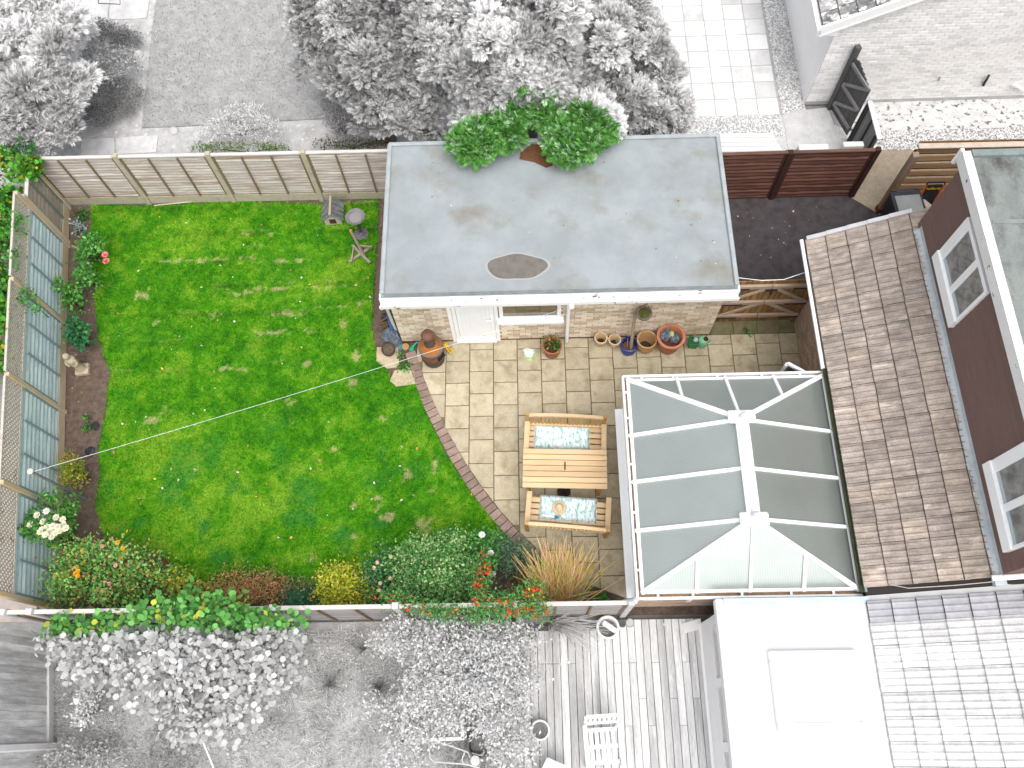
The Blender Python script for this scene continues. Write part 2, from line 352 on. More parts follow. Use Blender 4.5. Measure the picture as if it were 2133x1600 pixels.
while s_ < seg[-1]-.05:
    p, t = along(s_); inst('brick', edge_me, Matrix.Translation(p+Vector((0,0,random.uniform(-.004,.004)))) @ Matrix.Rotation(math.atan2(t.y,t.x)+random.gauss(0,.03),4,'Z'), edging); s_ += .141
# stepping slabs and rubble by the garage corner
step_m = mat('step_stone', (.52,.43,.30), (.42,.34,.23), 6, .9, bump=.4, fine=.15)
for poly, lab in (([(785,724),(830,723),(832,765),(805,768),(784,752)],'pale square slab under the dark planter bowl by the lawn'),([(822,772),(862,766),(866,800),(826,806),(812,794)],'pale cracked slab at the lawn corner beside the edging')):
    MB().prism(px(poly), -.02, .022).build('stepping_slab', step_m, label=lab, cat='slab', bevel=.006)

# ---- land of the neighbours (grey)
MB().prism([(-30,10.2),(2.7,10.2),(2.7,40),(-30,40)], -.055, -.008).build('border_earth', mat('pale_dirt', (.52,.52,.52), (.38,.38,.38), 4, .95, bump=.7, bscale=45, c3=(.66,.66,.66), s3=9, t3=(.55,.7), fine=.3), **ST)
NL = px([(318,60),(296,267),(380,264),(470,259),(560,254),(680,248),(720,252)])+[(-3.0,12.4),(-2.0,13.2),(-2.0,22),(-8.9,22)]
gcol = lambda lo, hi, s, sd: (lambda x, y: (lo+(hi-lo)*np.clip((fbm(x, y, s, sd)-.3)*2.5, 0, 1))[...,None]*np.ones(3))
MB().prism(NL, -.03, .03).build('neighbour_lawn', mat('grey_turf', (.40,.40,.40), (.30,.30,.30), 4, .95, bump=.6, bscale=60, fine=.35), **ST)
grass('grass', NL, 60000, gcol(.28,.52,1.2,30), .035, .012, 'pale grey lawn behind the lapped back fence', grass_m, .03)
conc_m = mat('pale_concrete', (.62,.62,.62), (.50,.50,.50), 4, .9, rnd=.08, bump=.35, bscale=40, c3=(.40,.40,.40), s3=7, t3=(.6,.75), fine=.2)
for poly, lab in (([(170,292),(238,288),(240,322),(168,326)],'left concrete slab behind the back fence'),([(242,288),(330,282),(326,318),(244,322)],'right concrete slab behind the back fence'),
                  ([(170,43),(224,42),(232,-30),(178,-30)],'shaded concrete slab at the top left beside the conifer'),([(227,42),(305,39),(318,-30),(236,-30)],'bright concrete slab at the top left beside the lawn')):
    MB().prism(px(poly), -.02, .02).build('concrete_slab', conc_m, label=lab, cat='slab', bevel=.005)
stone_m = mat('boulder', (.62,.62,.62), (.42,.42,.42), 6, .9, bump=.6, bscale=20)
for i, (a, b, r, lab) in enumerate(((288,115,.13,'rounded pale boulder at the left edge of the grey lawn'),(285,262,.06,'small stone at the lower left corner of the grey lawn'),(362,273,.11,'pointed pale stone below the grey lawn'),(562,256,.09,'round stone under the small grass clump by the lawn'),(308,70,.06,'small dark stone beside the grey lawn'))):
    c = G(a, b); MB().lathe([(.001,-.4*r),(.8*r,-.3*r),(r,.1*r),(.8*r,.5*r),(.4*r,.75*r),(.001,.8*r)], c, 10, wob=.09).build('stone', stone_m, smooth=True, label=lab, cat='stone')
# paved yard behind the garage
npm = mat('white_slab', (.74,.74,.74), (.64,.64,.64), 2.5, .9, rnd=.17, c3=(.54,.54,.54), s3=2.2, t3=(.5,.7), bump=.25, fine=.07)
yard = MB().box(2.0,5.47,11.95,20,-.05,.0).build('paved_yard', mat('yard_joint', (.44,.44,.44), (.34,.34,.34), 9, .95), **ST)
a0 = G(1537,245); yme = MB().box(-.2145,.2145,-.2145,.2145,-.02,.005).mesh('paving_slab', npm, bevel=.005)
for i in range(-5, 5):
    for j in range(0, 9):
        x = a0.x+.45*i-.225
        if x < 2.2 or x > 5.35: continue
        inst('paving_slab', yme, Matrix.Translation((x, 11.955+.45*j+.225, random.uniform(-.003,.003))) @ Matrix.Rotation(random.gauss(0,.006),4,'Z'), yard)
grav_m = mat('gravel_bed', (.70,.70,.70), (.50,.50,.50), 30, .95, bump=.9, bscale=70, fine=.3)
MB().prism([(2.7,10.2),(6.7,10.2),(9.99,10.2),(30,10.2),(30,11.43),(6.9,11.43),(5.98,11.95),(5.98,20),(5.47,20),(5.47,11.95),(2.7,11.95)], -.055, -.006).build('gravel_bed', grav_m, **ST)
def pebbles(name, poly, n, r, lo, hi, label, z=0):
    xs = [p[0] for p in poly]; ys = [p[1] for p in poly]
    x = rng.uniform(min(xs), max(xs), n*2); y = rng.uniform(min(ys), max(ys), n*2); k = poly_in(poly, x, y); x, y = x[k][:n], y[k][:n]; n = len(x)
    rr = r*(.5+rng.random((n,3))); rr[:,2] *= .6
    O8 = np.array([[1,0,0],[-1,0,0],[0,1,0],[0,-1,0],[0,0,1],[0,0,-1]]); F8 = np.array([[0,2,4],[2,1,4],[1,3,4],[3,0,4],[2,0,5],[1,2,5],[3,1,5],[0,3,5]])
    a = rng.uniform(0, 6.28, n); ca, sa = np.cos(a)[:,None], np.sin(a)[:,None]
    V = O8[None]*rr[:,None]; V = np.stack([V[...,0]*ca-V[...,1]*sa+x[:,None], V[...,0]*sa+V[...,1]*ca+y[:,None], V[...,2]+z+rr[:,2:3]*.5], -1).reshape(-1,3)
    c = (lo+(hi-lo)*rng.random((n,1)))*np.ones(3); return np_mesh(name, V, (F8[None]+np.arange(n)[:,None,None]*6).reshape(-1,3), np.repeat(c, 6, 0), attr_mat('pebble', 0, .85), label=label, cat='gravel', kind='stuff')
pebbles('gravel', [(5.47,11.95),(5.95,12.1),(5.95,16),(5.47,16)], 5000, .022, .35, .95, 'white pebbles along the brick house wall')
pebbles('gravel', [(2.7,11.0),(3.0,11.95),(5.4,11.95),(5.4,11.4),(3.4,11.1)], 2500, .022, .5, .98, 'white gravel below the paved yard')
pebbles('gravel', [(6.85,10.95),(11,10.95),(11,11.42),(6.95,11.42)], 5000, .024, .3, .92, 'grey gravel strip in front of the brick house')
alley = mat('mottled_concrete', (.66,.66,.66), (.52,.52,.52), 5, .9, bump=.4, c3=(.15,.15,.15), s3=9, t3=(.56,.62), fine=.25)
MB().prism([(6.9,11.43),(30,11.43),(30,12.2),(6.6,12.2)], -.05, .012).build('alley_concrete', alley, **ST)
MB().prism([(5.47,10.9),(6.6,10.9),(6.45,12.1),(5.47,12.0)], -.05, .006).build('concrete_pad', conc_m, **ST)
MB().prism([(6.58,9.80),(6.85,10.95),(9.5,10.95),(9.5,9.72),(7.2,9.72),(7.16,9.30)], -.05, .004).build('side_path', mat('path_concrete', (.34,.29,.22), (.28,.235,.17), 7, .9, bump=.4, c3=(.10,.09,.07), s3=16, t3=(.64,.69), fine=.3), **ST)
MB().prism([(3.38,7.0),(7.25,7.0),(7.25,9.47),(6.6,9.86),(3.38,9.86)], -.05, -.004).build('drive', mat('asphalt', (.085,.075,.080), (.052,.046,.050), 5, .9, bump=.6, bscale=90, c3=(.10,.085,.06), s3=4, t3=(.62,.78), fine=.5), **ST)
# south neighbour
SG = [(-8.3,1.62),(-.2,1.62),(-.2,-6),(-8.3,-6)]
MB().prism(SG, -.055, -.01).build('south_garden', mat('grey_scrub', (.44,.44,.44), (.31,.31,.31), 3, .95, bump=.8, bscale=50, c3=(.34,.34,.34), s3=8, fine=.4), **ST)
grass('grass', [(-8.2,1.5),(-.3,1.5),(-.3,-1.6),(-8.2,-1.6)], 42000, gcol(.36,.75,1.0,40), .085, .010, 'unkempt grey grass south of the garden fence', grass_m, 0, keep=lambda x, y: .3+.7*np.clip((fbm(x, y, 1.1, 44)-.4)*6, 0, 1), lean=.9)
pebbles('gravel', [(-4,1.5),(-2.2,1.5),(-2,.4),(-3.8,.4)], 420, .016, .5, .95, 'scattered pale pebbles below the south fence')
deck = MB().box(-.25,2.72,-4,1.5,-.05,.04).build('decking', mat('deck_gap', (.12,.12,.12)), **ST)
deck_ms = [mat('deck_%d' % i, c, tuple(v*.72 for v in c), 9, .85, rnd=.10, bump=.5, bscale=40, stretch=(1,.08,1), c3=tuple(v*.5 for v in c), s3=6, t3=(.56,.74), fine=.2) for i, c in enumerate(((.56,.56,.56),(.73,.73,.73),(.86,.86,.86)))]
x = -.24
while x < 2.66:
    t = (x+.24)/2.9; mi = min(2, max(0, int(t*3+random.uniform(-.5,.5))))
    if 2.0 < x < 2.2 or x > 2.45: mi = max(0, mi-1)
    cut = random.choice((None, .35, -.05, .9)); n1 = 1.28 if x < 0 else (1.42 if x < .9 else 1.58)
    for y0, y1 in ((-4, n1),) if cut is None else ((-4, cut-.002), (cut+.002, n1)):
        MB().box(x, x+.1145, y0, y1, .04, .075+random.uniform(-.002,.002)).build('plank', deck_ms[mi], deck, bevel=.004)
    x += .1235
# ================================================================ GARAGE
white_m = mat('white_upvc', (.91,.92,.93), (.88,.89,.90), 4, .35, spec=.4)
wpaint_m = mat('white_paint', (.82,.82,.81), (.76,.76,.75), 5, .5, c3=(.16,.085,.055), s3=7, t3=(.645,.655))
glass_m = mat('window_glass', (.07,.085,.09), (.26,.28,.28), 3.5, .04, spec=.8, coat=.6)
mort_m = mat('pale_mortar', (.29,.215,.13), (.24,.18,.11), 20, .95)
brick_ms = [mat('buff_brick_%d' % i, c, tuple(v*.86 for v in c), 18, .85, rnd=.12, bump=.3, bscale=60) for i, c in enumerate(((.64,.53,.40),(.75,.66,.54),(.53,.42,.30)))]
def brick_wall(par, a, b, z0, z1, ms, out, holes=(), cap=290, size=(.215,.065), pitch=(.225,.075), depth=.012, seed=3, top=None):
    """courses of single bricks on a mortar bed from a to b; holes = (s0,s1,z0,z1)"""
    rd = random.Random(seed); a = Vector((*a,0)); b = Vector((*b,0)); t = (b-a); Ln = t.length; t.normalize(); o = Vector((*out,0))
    mes = [MB().box(-size[0]/2,size[0]/2,-depth,.004,-size[1]/2,size[1]/2).mesh('brick', m, bevel=.003) for m in ms]
    R = Matrix(((t.x,o.x*-1,0,0),(t.y,o.y*-1,0,0),(0,0,1,0),(0,0,0,1))); L = []
    for r in range(int((z1-z0)/pitch[1])+1):
        z = z0+r*pitch[1]+pitch[1]/2
        if z+size[1]/2 > z1: break
        s = -pitch[0]*(.5 if r % 2 else 0)
        while s < Ln:
            e0, e1 = max(s, 0), min(s+size[0], Ln); s += pitch[0]; segs = [(e0, e1)]
            for h in holes:
                if h[2]-.03 < z < h[3]+.03:
                    ns = []
                    for q0, q1 in segs:
                        if q1 <= h[0] or q0 >= h[1]: ns.append((q0, q1)); continue
                        if q0 < h[0]: ns.append((q0, h[0]))
                        if q1 > h[1]: ns.append((h[1], q1))
                    segs = ns
            for q0, q1 in segs:
                if q1-q0 > .03 and (top is None or z+.04 < top((q0+q1)/2)): L.append((q0, q1, z, rd.choice((0,0,1,1,2)) % len(ms)))
    L.sort(key=lambda q: (a+t*(q[0]+q[1])/2+Vector((0,0,q[2]))-Vector((0,0,CAMZ))).length)
    rest = {}
    for i, (q0, q1, z, k) in enumerate(L):
        c = a+t*((q0+q1)/2)+Vector((0,0,z)); T = Matrix.Translation(c) @ R @ Matrix.Scale((q1-q0)/size[0], 4, (1,0,0))
        if i < cap: inst('brick', mes[k], T, par)
        else:
            mb = rest.setdefault(k, MB()); mb.T = T; mb.box(-size[0]/2,size[0]/2,-depth,.004,-size[1]/2,size[1]/2)
    if rest:   # the farther bricks, joined
        big = MB(); mi = []
        for k, mb in rest.items(): big.add(mb.v, mb.f); mi += [k]*len(mb.f)
        o2 = big.build('bricks', ms[0], par); o2['kind'] = 'stuff'
        for m in ms[1:]: o2.data.materials.append(m)
        o2.data.polygons.foreach_set('material_index', mi)
gar = thing('garage', (.46,8.2,0), 'flat roofed brick garage with weathered grey felt roof and white fascia', 'garage')
wl = MB(); wl.box(-2.45,3.38,6.80,9.55,0,2.18)
wall = wl.build('wall', mort_m, gar)
W0 = -2.45
brick_wall(wall, (-2.45,6.80), (3.38,6.80), .06, 2.16, brick_ms, (0,-1), holes=[(-1.47-W0,-.57-W0,0,2.05),(-.55-W0,.55-W0,.9,2.05)])
MB().box(-2.452,3.382,6.782,6.80,0,.055).build('plinth', mat('damp_course', (.16,.07,.045), (.10,.05,.035), 12, .9), gar)
# roof deck, felt with upstand kerbs, fascias
felt_m = mat('roof_felt', (.305,.338,.354), (.25,.277,.29), 1.6, .75, bump=.2, bscale=70, c3=(.215,.21,.18), s3=1.15, t3=(.53,.72), fine=.12, spec=.35, detail=9)
RX0, RX1, RY0, RY1, RZ = -2.45, 3.40, 6.51, 9.60, 2.33
roof = MB().box(RX0,RX1,RY0,RY1,RZ-.13,RZ).build('roof', felt_m, gar)
kb = MB()
for a, b in (((RX0+.02,RY0+.06,RZ+.02),(RX0+.02,RY1,RZ+.02)),((RX1-.02,RY0+.06,RZ+.02),(RX1-.02,RY1,RZ+.02)),((RX0,RY1-.02,RZ+.021),(RX1,RY1-.02,RZ+.021))): kb.bar(a, b, .075, .05)
kb.build('roof_kerb', mat('kerb_felt', (.36,.40,.42), (.30,.335,.35), 5, .7, bump=.2), roof, bevel=.012)
kb = MB().bar((RX0+.05,RY0+.035,RZ+.004),(RX1-.05,RY0+.035,RZ+.004), .05, .02); kb.build('roof_drip', mat('drip_felt', (.20,.22,.225), (.15,.165,.17), 8, .7), roof)
# worn oval patch and shallow puddle stains
pc = G(1076,556,RZ); pts = [(pc.x+.50*math.cos(a)*(1+.05*math.sin(3*a+1)), pc.y+.235*math.sin(a)*(1+.06*math.sin(5*a))) for a in [i*2*math.pi/40 for i in range(40)]]
MB().prism([((x-pc.x)*1.09+pc.x, (y-pc.y)*1.12+pc.y) for x, y in pts], RZ+.001, RZ+.004).build('patch_rim', mat('silt', (.36,.35,.31), (.32,.34,.345), 9, .8), roof)
MB().prism(pts, RZ+.001, RZ+.007).build('worn_patch', mat('bare_screed', (.175,.16,.145), (.135,.125,.115), 7, .9, bump=.4, bscale=70, fine=.25), roof, label='dark oval patch of bare screed on the roof')
nd = px([(1085,318),(1108,300),(1128,302),(1152,345),(1138,350),(1112,338),(1082,332)], RZ)
MB().prism(nd, RZ+.001, RZ+.010).build('needle_litter', mat('brown_needles', (.19,.085,.04), (.12,.055,.025), 30, .95, bump=.9, bscale=80, fine=.4), roof)
fa = MB().box(RX0-.03,RX1+.03,RY0-.03,RY0-.002,RZ-.21,RZ-.02); fa.box(RX0-.03,RX1+.03,RY0-.12,RY0-.03,RZ-.19,RZ-.165); fa.box(RX0-.03,RX1+.03,RY0-.12,RY0-.105,RZ-.165,RZ-.10)
fa.box(RX0-.03,RX0-.004,RY0,RY1,RZ-.2,RZ-.012); fa.box(RX1+.004,RX1+.03,RY0,RY1,RZ-.2,RZ-.012)
fa.build('fascia', wpaint_m, gar)
# door
dr = MB(); z0 = .06
for x0, x1 in ((-1.47,-1.40),(-.64,-.57)): dr.box(x0,x1,6.745,6.80,z0,2.02)
dr.box(-1.40,-.64,6.745,6.80,1.95,2.02); dr.box(-1.40,-.64,6.72,6.80,z0-.02,.10)
door = dr.build('door_frame', white_m, gar, bevel=.004)
dp = MB()
for i in range(8): dp.box(-1.32+.075*i,-1.32+.075*i+.0742,6.772,6.79,.22,1.85)
leaf = dp.build('door_leaf', mat('door_panel', (.88,.90,.92), (.85,.87,.90), 3, .4), door, bevel=.004)
st = MB(); st.box(-1.395,-1.325,6.757,6.79,.105,1.945); st.box(-.72,-.645,6.757,6.79,.105,1.945); st.box(-1.325,-.72,6.757,6.79,.105,.215); st.box(-1.325,-.72,6.757,6.79,1.855,1.945)
st.build('door_stile', white_m, door, bevel=.004)
hn = MB().tube([(-.69,6.757,1.0),(-.69,6.70,1.0),(-.80,6.70,1.0)], .011, 8); hn.box(-.71,-.67,6.745,6.757,.92,1.1); hn.build('handle', white_m, door)
# window
wf = MB()
for x0, x1, a, b in ((-.55,.55,.97,1.04),(-.55,.55,1.95,2.02),(-.55,-.48,1.04,1.95),(.48,.55,1.04,1.95)): wf.box(x0,x1,6.735,6.79,a,b)
win = wf.build('window', white_m, gar, bevel=.004)
MB().box(-.48,.48,6.768,6.78,1.04,1.95).build('pane', mat('garage_glass', (.09,.07,.03), (.16,.13,.07), 2, .05, spec=.8, coat=.5), win)
MB().box(-.60,.60,6.665,6.79,.885,.965).build('sill', white_m, win, bevel=.006)
dpz = MB().tube([(.69,6.40,2.15),(.69,6.42,2.08),(.68,6.70,1.95),(.68,6.72,1.85),(.68,6.72,.03)], .036, 12); dpz.build('downpipe', white_m, gar, smooth=True)
MB().tube([(.69,6.44,2.19),(.69,6.40,2.05)], .05, 12).build('gutter_outlet', white_m, gar, smooth=True)
dl = MB().tube([(-2.47,6.42,2.16),(-2.50,6.5,1.95),(-2.52,6.78,1.6),(-2.55,6.95,.05)], .03, 10); dl.build('downpipe', white_m, gar, smooth=True)
# linear drain along the far wall
dn = MB().box(3.41,3.52,7.05,9.5,-.01,.004); drn = dn.build('channel_drain', mat('drain_dark', (.03,.032,.04)), label='dark slotted channel drain along the garage side', cat='drain')
for i in range(24): MB().box(3.415,3.515,7.09+i*.1,7.14+i*.1,.004,.016).build('grate', mat('drain_iron', (.10,.11,.14), (.07,.075,.09), 9, .5), drn)
MB().tube([(3.38,6.80,2.2),(3.9,6.85,1.98),(4.3,6.9,1.9),(4.64,6.95,2.05)], .006, 5).build('cable', white_m, label='thin white cable strung from garage to house above the gate', cat='cable')

# ================================================================ FENCES
lap_ms = [mat('lap_slat_%d' % i, c, tuple(v*.66 for v in c), 16, .9, rnd=.12, bump=.5, bscale=50, stretch=(.12,1,1), c3=(.30,.19,.135), s3=4, t3=(.54,.70), fine=.15) for i, c in enumerate(((.66,.62,.595),(.57,.52,.49)))]
post_m = mat('concrete_post', (.47,.42,.32), (.40,.36,.28), 9, .9, bump=.4, c3=(.32,.32,.22), s3=4, fine=.12)
batten_m = mat('batten', (.24,.175,.105), (.17,.12,.07), 14, .9)
cap_m = mat('weathered_cap', (.62,.59,.56), (.50,.47,.44), 12, .9, stretch=(.2,1,1))
def lap_fence(name, A, B, posts, z0, z1, side, label, slat_ms, pm, bm, cm, gm=None, n=13, battens=2, trellis=None, caps=True, ph=None, board_z=.25, pw=.10, wav=.009, bandm=None):
    """A-B base line; posts = fractions; side = +1/-1: which side shows the battens"""
    A = Vector((*A,0)); B = Vector((*B,0)); t = (B-A); Ln = t.length; t.normalize(); o = Vector((-t.y,t.x,0))*side; Z = Vector((0,0,1))
    root = thing(name, tuple((A+B)/2), label, 'fence'); ph = ph or z1+.06
    for f in posts:
        p = A+t*(f*Ln); MB().bar(p-Z*.05, p+Z*(ph+random.uniform(-.015,.015)), pw, pw, tuple(o)).build('post', pm, root, bevel=.008)
    for i in range(len(posts)-1):
        s0, s1 = posts[i]*Ln+pw/2+.005, posts[i+1]*Ln-pw/2-.005; a = A+t*s0; b = A+t*s1
        if gm: MB().bar(a+Z*(board_z/2), b+Z*(board_z/2), .045, board_z-.01, (0,0,1)).build('gravel_board', gm, root, bevel=.004)
        panel = MB().bar(a+Z*(z0-.002), b+Z*(z0-.002), .03, .02).build('panel', bm, root)
        for q in (a+t*.02, b-t*.02): MB().bar(q+Z*(z0+.01), q+Z*(z1-.03), .04, .04, tuple(o)).build('stile', bm, panel)
        h = (z1-.03-z0)/n
        for k in range(n):
            zc = z0+h*(k+.5); wv = random.uniform(-wav, wav)
            N2 = 9; mb = MB(); L = []
            for q in range(N2+1):
                u = q/N2; w = wv*math.sin(u*9+k*2.1)
                pp = a.lerp(b, u); L.append((pp+Z*(zc-h*.58+w)+o*.011, pp+Z*(zc+h*.5+w)-o*.005))
            vs = []; fs = []
            for lo, hi in L: mm = lo.lerp(hi, random.uniform(.36,.62)); vs += [tuple(lo), tuple(mm), tuple(hi), tuple(lo-o*.008), tuple(hi-o*.008)]
            for q in range(N2):
                i0 = 5*q; fs += [(i0,i0+5,i0+6,i0+1),(i0+1,i0+6,i0+7,i0+2),(i0+3,i0+4,i0+9,i0+8),(i0,i0+3,i0+8,i0+5),(i0+2,i0+7,i0+9,i0+4)]
            sl_ = mb.add(vs, fs).build('slat', slat_ms[(k*7+i*3) % len(slat_ms)], panel); sl_.data.materials.append(bandm or bm)   # band under each lap: shadow line painted in, along with unweathered brown
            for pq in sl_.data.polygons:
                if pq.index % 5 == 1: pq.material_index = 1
        for k in range(battens):
            p = a.lerp(b, (k+1)/(battens+1))+o*.035; MB().bar(p+Z*(z0-.0), p+Z*(z1-.05), .03, .022, tuple(o)).build('batten', bm, panel)
        if caps: MB().bar(a-t*.02+Z*(z1-.005), b+t*.02+Z*(z1-.005), .065, .03, (0,0,1)).build('capping', cm, panel)
        if trellis:
            zt0, zt1 = z1+.03, trellis; lat = MB(); hh = zt1-zt0; Lp = (b-a).length; s = -hh
            while s < Lp:
                for dr_, off in ((1,.006),(-1,-.006)):
                    u0, u1 = (s, s+hh) if dr_ == 1 else (s+hh, s); c0, c1 = 0.0, 1.0
                    for e in (0, 1):
                        lim = 0 if e == 0 else Lp
                        if (u0-lim)*(u1-lim) < 0:
                            q = (lim-u0)/(u1-u0)
                            if (e == 0) == (u0 < lim): c0 = max(c0, q)
                            else: c1 = min(c1, q)
                    if min(u0,u1) >= Lp or max(u0,u1) <= 0 or c1 <= c0: continue
                    pa = a+t*(u0+(u1-u0)*c0)+Z*(zt0+hh*c0)+o*off; pb = a+t*(u0+(u1-u0)*c1)+Z*(zt0+hh*c1)+o*off
                    lat.bar(pa, pb, .009, .024, tuple(Z))
                s += .088
            lo = lat.build('trellis_lattice', trel_m, panel); lo['kind'] = 'stuff'
            tf = MB(); tf.bar(a+Z*zt1, b+Z*zt1, .04, .035); tf.bar(a+Z*zt0, b+Z*zt0, .035, .03); tf.build('trellis_frame', trel_m, panel)
    return root
lap_fence('lapped_fence', (-9.62,10.16), (-2.44,10.10), [0,.2423,.4917,.7465,.998], .26, 1.52, -1, 'weathered pale grey lapped fence along the top of the lawn', lap_ms, post_m, batten_m, cap_m, post_m, n=14, bandm=mat('lap_shade_brown', (.47,.385,.325), (.36,.27,.215), 12, .9, stretch=(.12,1,1)))
trel_m = mat('trellis_wood', (.56,.51,.45), (.46,.42,.36), 12, .9, c3=(.25,.2,.15), s3=7)
blue_ms = [mat('blue_slat_%d' % i, c, tuple(v*.8 for v in c), 20, .9, rnd=.08, bump=.4, bscale=50, stretch=(1,.12,1), c3=(.74,.75,.73), s3=9, t3=(.55,.68), fine=.12) for i, c in enumerate(((.66,.79,.83),(.56,.70,.745)))]
amber_m = mat('amber_post', (.64,.45,.25), (.56,.45,.32), 8, .85, c3=(.46,.42,.36), s3=3, t3=(.45,.62), bump=.2)
plank_m = mat('tan_board', (.56,.46,.32), (.47,.38,.26), 10, .9, stretch=(1,.15,1))
WA, WB = (-9.42,9.14), (-8.12,1.80)
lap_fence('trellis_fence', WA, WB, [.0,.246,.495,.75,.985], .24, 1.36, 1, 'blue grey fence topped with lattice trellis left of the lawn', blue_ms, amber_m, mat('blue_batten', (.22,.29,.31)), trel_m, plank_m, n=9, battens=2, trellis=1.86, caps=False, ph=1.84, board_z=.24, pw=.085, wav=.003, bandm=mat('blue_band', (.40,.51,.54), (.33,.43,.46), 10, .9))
tan_ms = [mat('tan_slat', (.37,.315,.265), (.30,.255,.215), 12, .9, rnd=.1, stretch=(1,.15,1), bump=.3, fine=.12)]
lap_fence('short_fence', (-9.58,10.10), (-9.43,9.20), [.03,.97], .26, 1.50, 1, 'short brown fence panel at the top left corner by the ivy', tan_ms, amber_m, mat('green_batten', (.14,.19,.18)), cap_m, plank_m, n=9, battens=1, ph=1.62, pw=.09, bandm=mat('tan_band', (.33,.28,.23), (.27,.22,.18), 9, .9))
sl_ms = [mat('south_slat_%d' % i, c, tuple(v*.75 for v in c), 14, .9, rnd=.1, stretch=(.15,1,1), bump=.3, fine=.15) for i, c in enumerate(((.40,.38,.38),(.33,.315,.315)))]
spost_m = mat('grey_post', (.56,.55,.55), (.48,.47,.47), 8, .9)
Sp = [-8.12,-7.70,-5.84,-3.98,-2.12,-.30,1.42]; S0, S1 = -8.12, 1.42
lap_fence('south_fence', (S0,1.66), (S1,1.66), [(p-S0)/(S1-S0) for p in Sp], .05, 1.55, -1, 'grey fence along the bottom of the garden seen from above', sl_ms, spost_m, batten_m, cap_m, None, n=12, battens=2, ph=1.63)
brown_ms = [mat('brown_slat_%d' % i, c, tuple(v*.65 for v in c), 16, .85, rnd=.15, stretch=(.15,1,1), bump=.4, c3=(.07,.03,.022), s3=4, t3=(.56,.75)) for i, c in enumerate(((.24,.115,.085),(.165,.078,.058)))]
lap_fence('brown_fence', (3.10,9.86), (6.60,9.86), [0,.53,.993], .03, 1.45, -1, 'dark brown lapped fence between garage and side path', brown_ms, mat('brown_post', (.055,.022,.018), (.04,.018,.014), 9, .85), mat('brown_batten', (.06,.025,.02)), mat('brown_cap', (.17,.09,.07), (.10,.05,.04), 14, .9, stretch=(.15,1,1)), None, n=13, battens=0, ph=1.47, bandm=mat('brown_band', (.085,.036,.028)))
# newer slatted fence with a stout post at the side path
sf = thing('slatted_fence', (7.1,9.5,0), 'new timber fence of spaced horizontal boards behind the wheeled bin', 'fence')
new_m = mat('new_board', (.42,.275,.15), (.34,.215,.115), 10, .85, rnd=.12, stretch=(.15,1,1), bump=.3, c3=(.22,.12,.05), s3=6)
MB().bar((7.06,9.47,-.02),(7.06,9.47,1.80), .12, .12, (0,1,0)).build('post', mat('stained_post', (.22,.115,.05), (.30,.24,.19), 3, .8, stretch=(1,1,.3)), sf, bevel=.01)
MB().bar((7.06,9.47,0),(7.06,9.47,.14), .135, .135, (0,1,0)).build('post_shoe', mat('red_oxide', (.20,.045,.03), (.14,.03,.02), 9, .8), sf)
for k in range(8): MB().bar((7.12,9.60,.16+.225*k),(11.5,9.56,.16+.225*k), .022, .145, (0,0,1)).build('board', new_m, sf, bevel=.004)
for k in range(8): MB().bar((7.12,9.66,.27+.225*k),(11.5,9.62,.27+.225*k), .022, .13, (0,0,1)).build('back_board', mat('back_board', (.20,.115,.045), (.15,.085,.035), 9, .9, stretch=(.15,1,1)), sf)
MB().bar((7.10,9.62,1.86),(11.5,9.58,1.86), .16, .03, (0,0,1)).build('capping', mat('new_cap', (.60,.52,.44), (.50,.41,.33), 5, .85), sf, bevel=.004)
# south west neighbour's board fence
bw = thing('board_fence', (-8.0,.5,0), 'grey vertical board fence at the lower left corner', 'fence')
gb = [mat('grey_board_%d' % i, c, tuple(v*.6 for v in c), 9, .9, rnd=.15, bump=.4, stretch=(1,1,.2), fine=.15) for i, c in enumerate(((.80,.80,.80),(.66,.66,.66)))]
fa_, fb_ = Vector((-8.20,1.46,0)), Vector((-7.62,-1.4,0)); tt = (fb_-fa_).normalized(); Lb = (fb_-fa_).length; s = 0; k = 0
while s < Lb:
    p = fa_+tt*(s+.055)+Vector((-tt.y,tt.x,0))*(.004 if k % 2 else -.004); MB().bar(p+Vector((0,0,.16)), p+Vector((0,0,1.85)), .118, .016, (-tt.y,tt.x,0)).build('board', gb[k % 2], bw); s += .112; k += 1
MB().bar(fa_+Vector((.02,0,.075)), fb_+Vector((.02,0,.075)), .05, .15).build('gravel_board', mat('pale_rail', (.66,.66,.66), (.56,.56,.56), 7, .9), bw)
p = Vector((-7.80,-.25,0)); MB().bar(p, p+Vector((0,0,1.95)), .10, .10, (-tt.y,tt.x,0)).build('post', mat('pale_post', (.74,.74,.74), (.66,.66,.66), 7, .9), bw, bevel=.008)

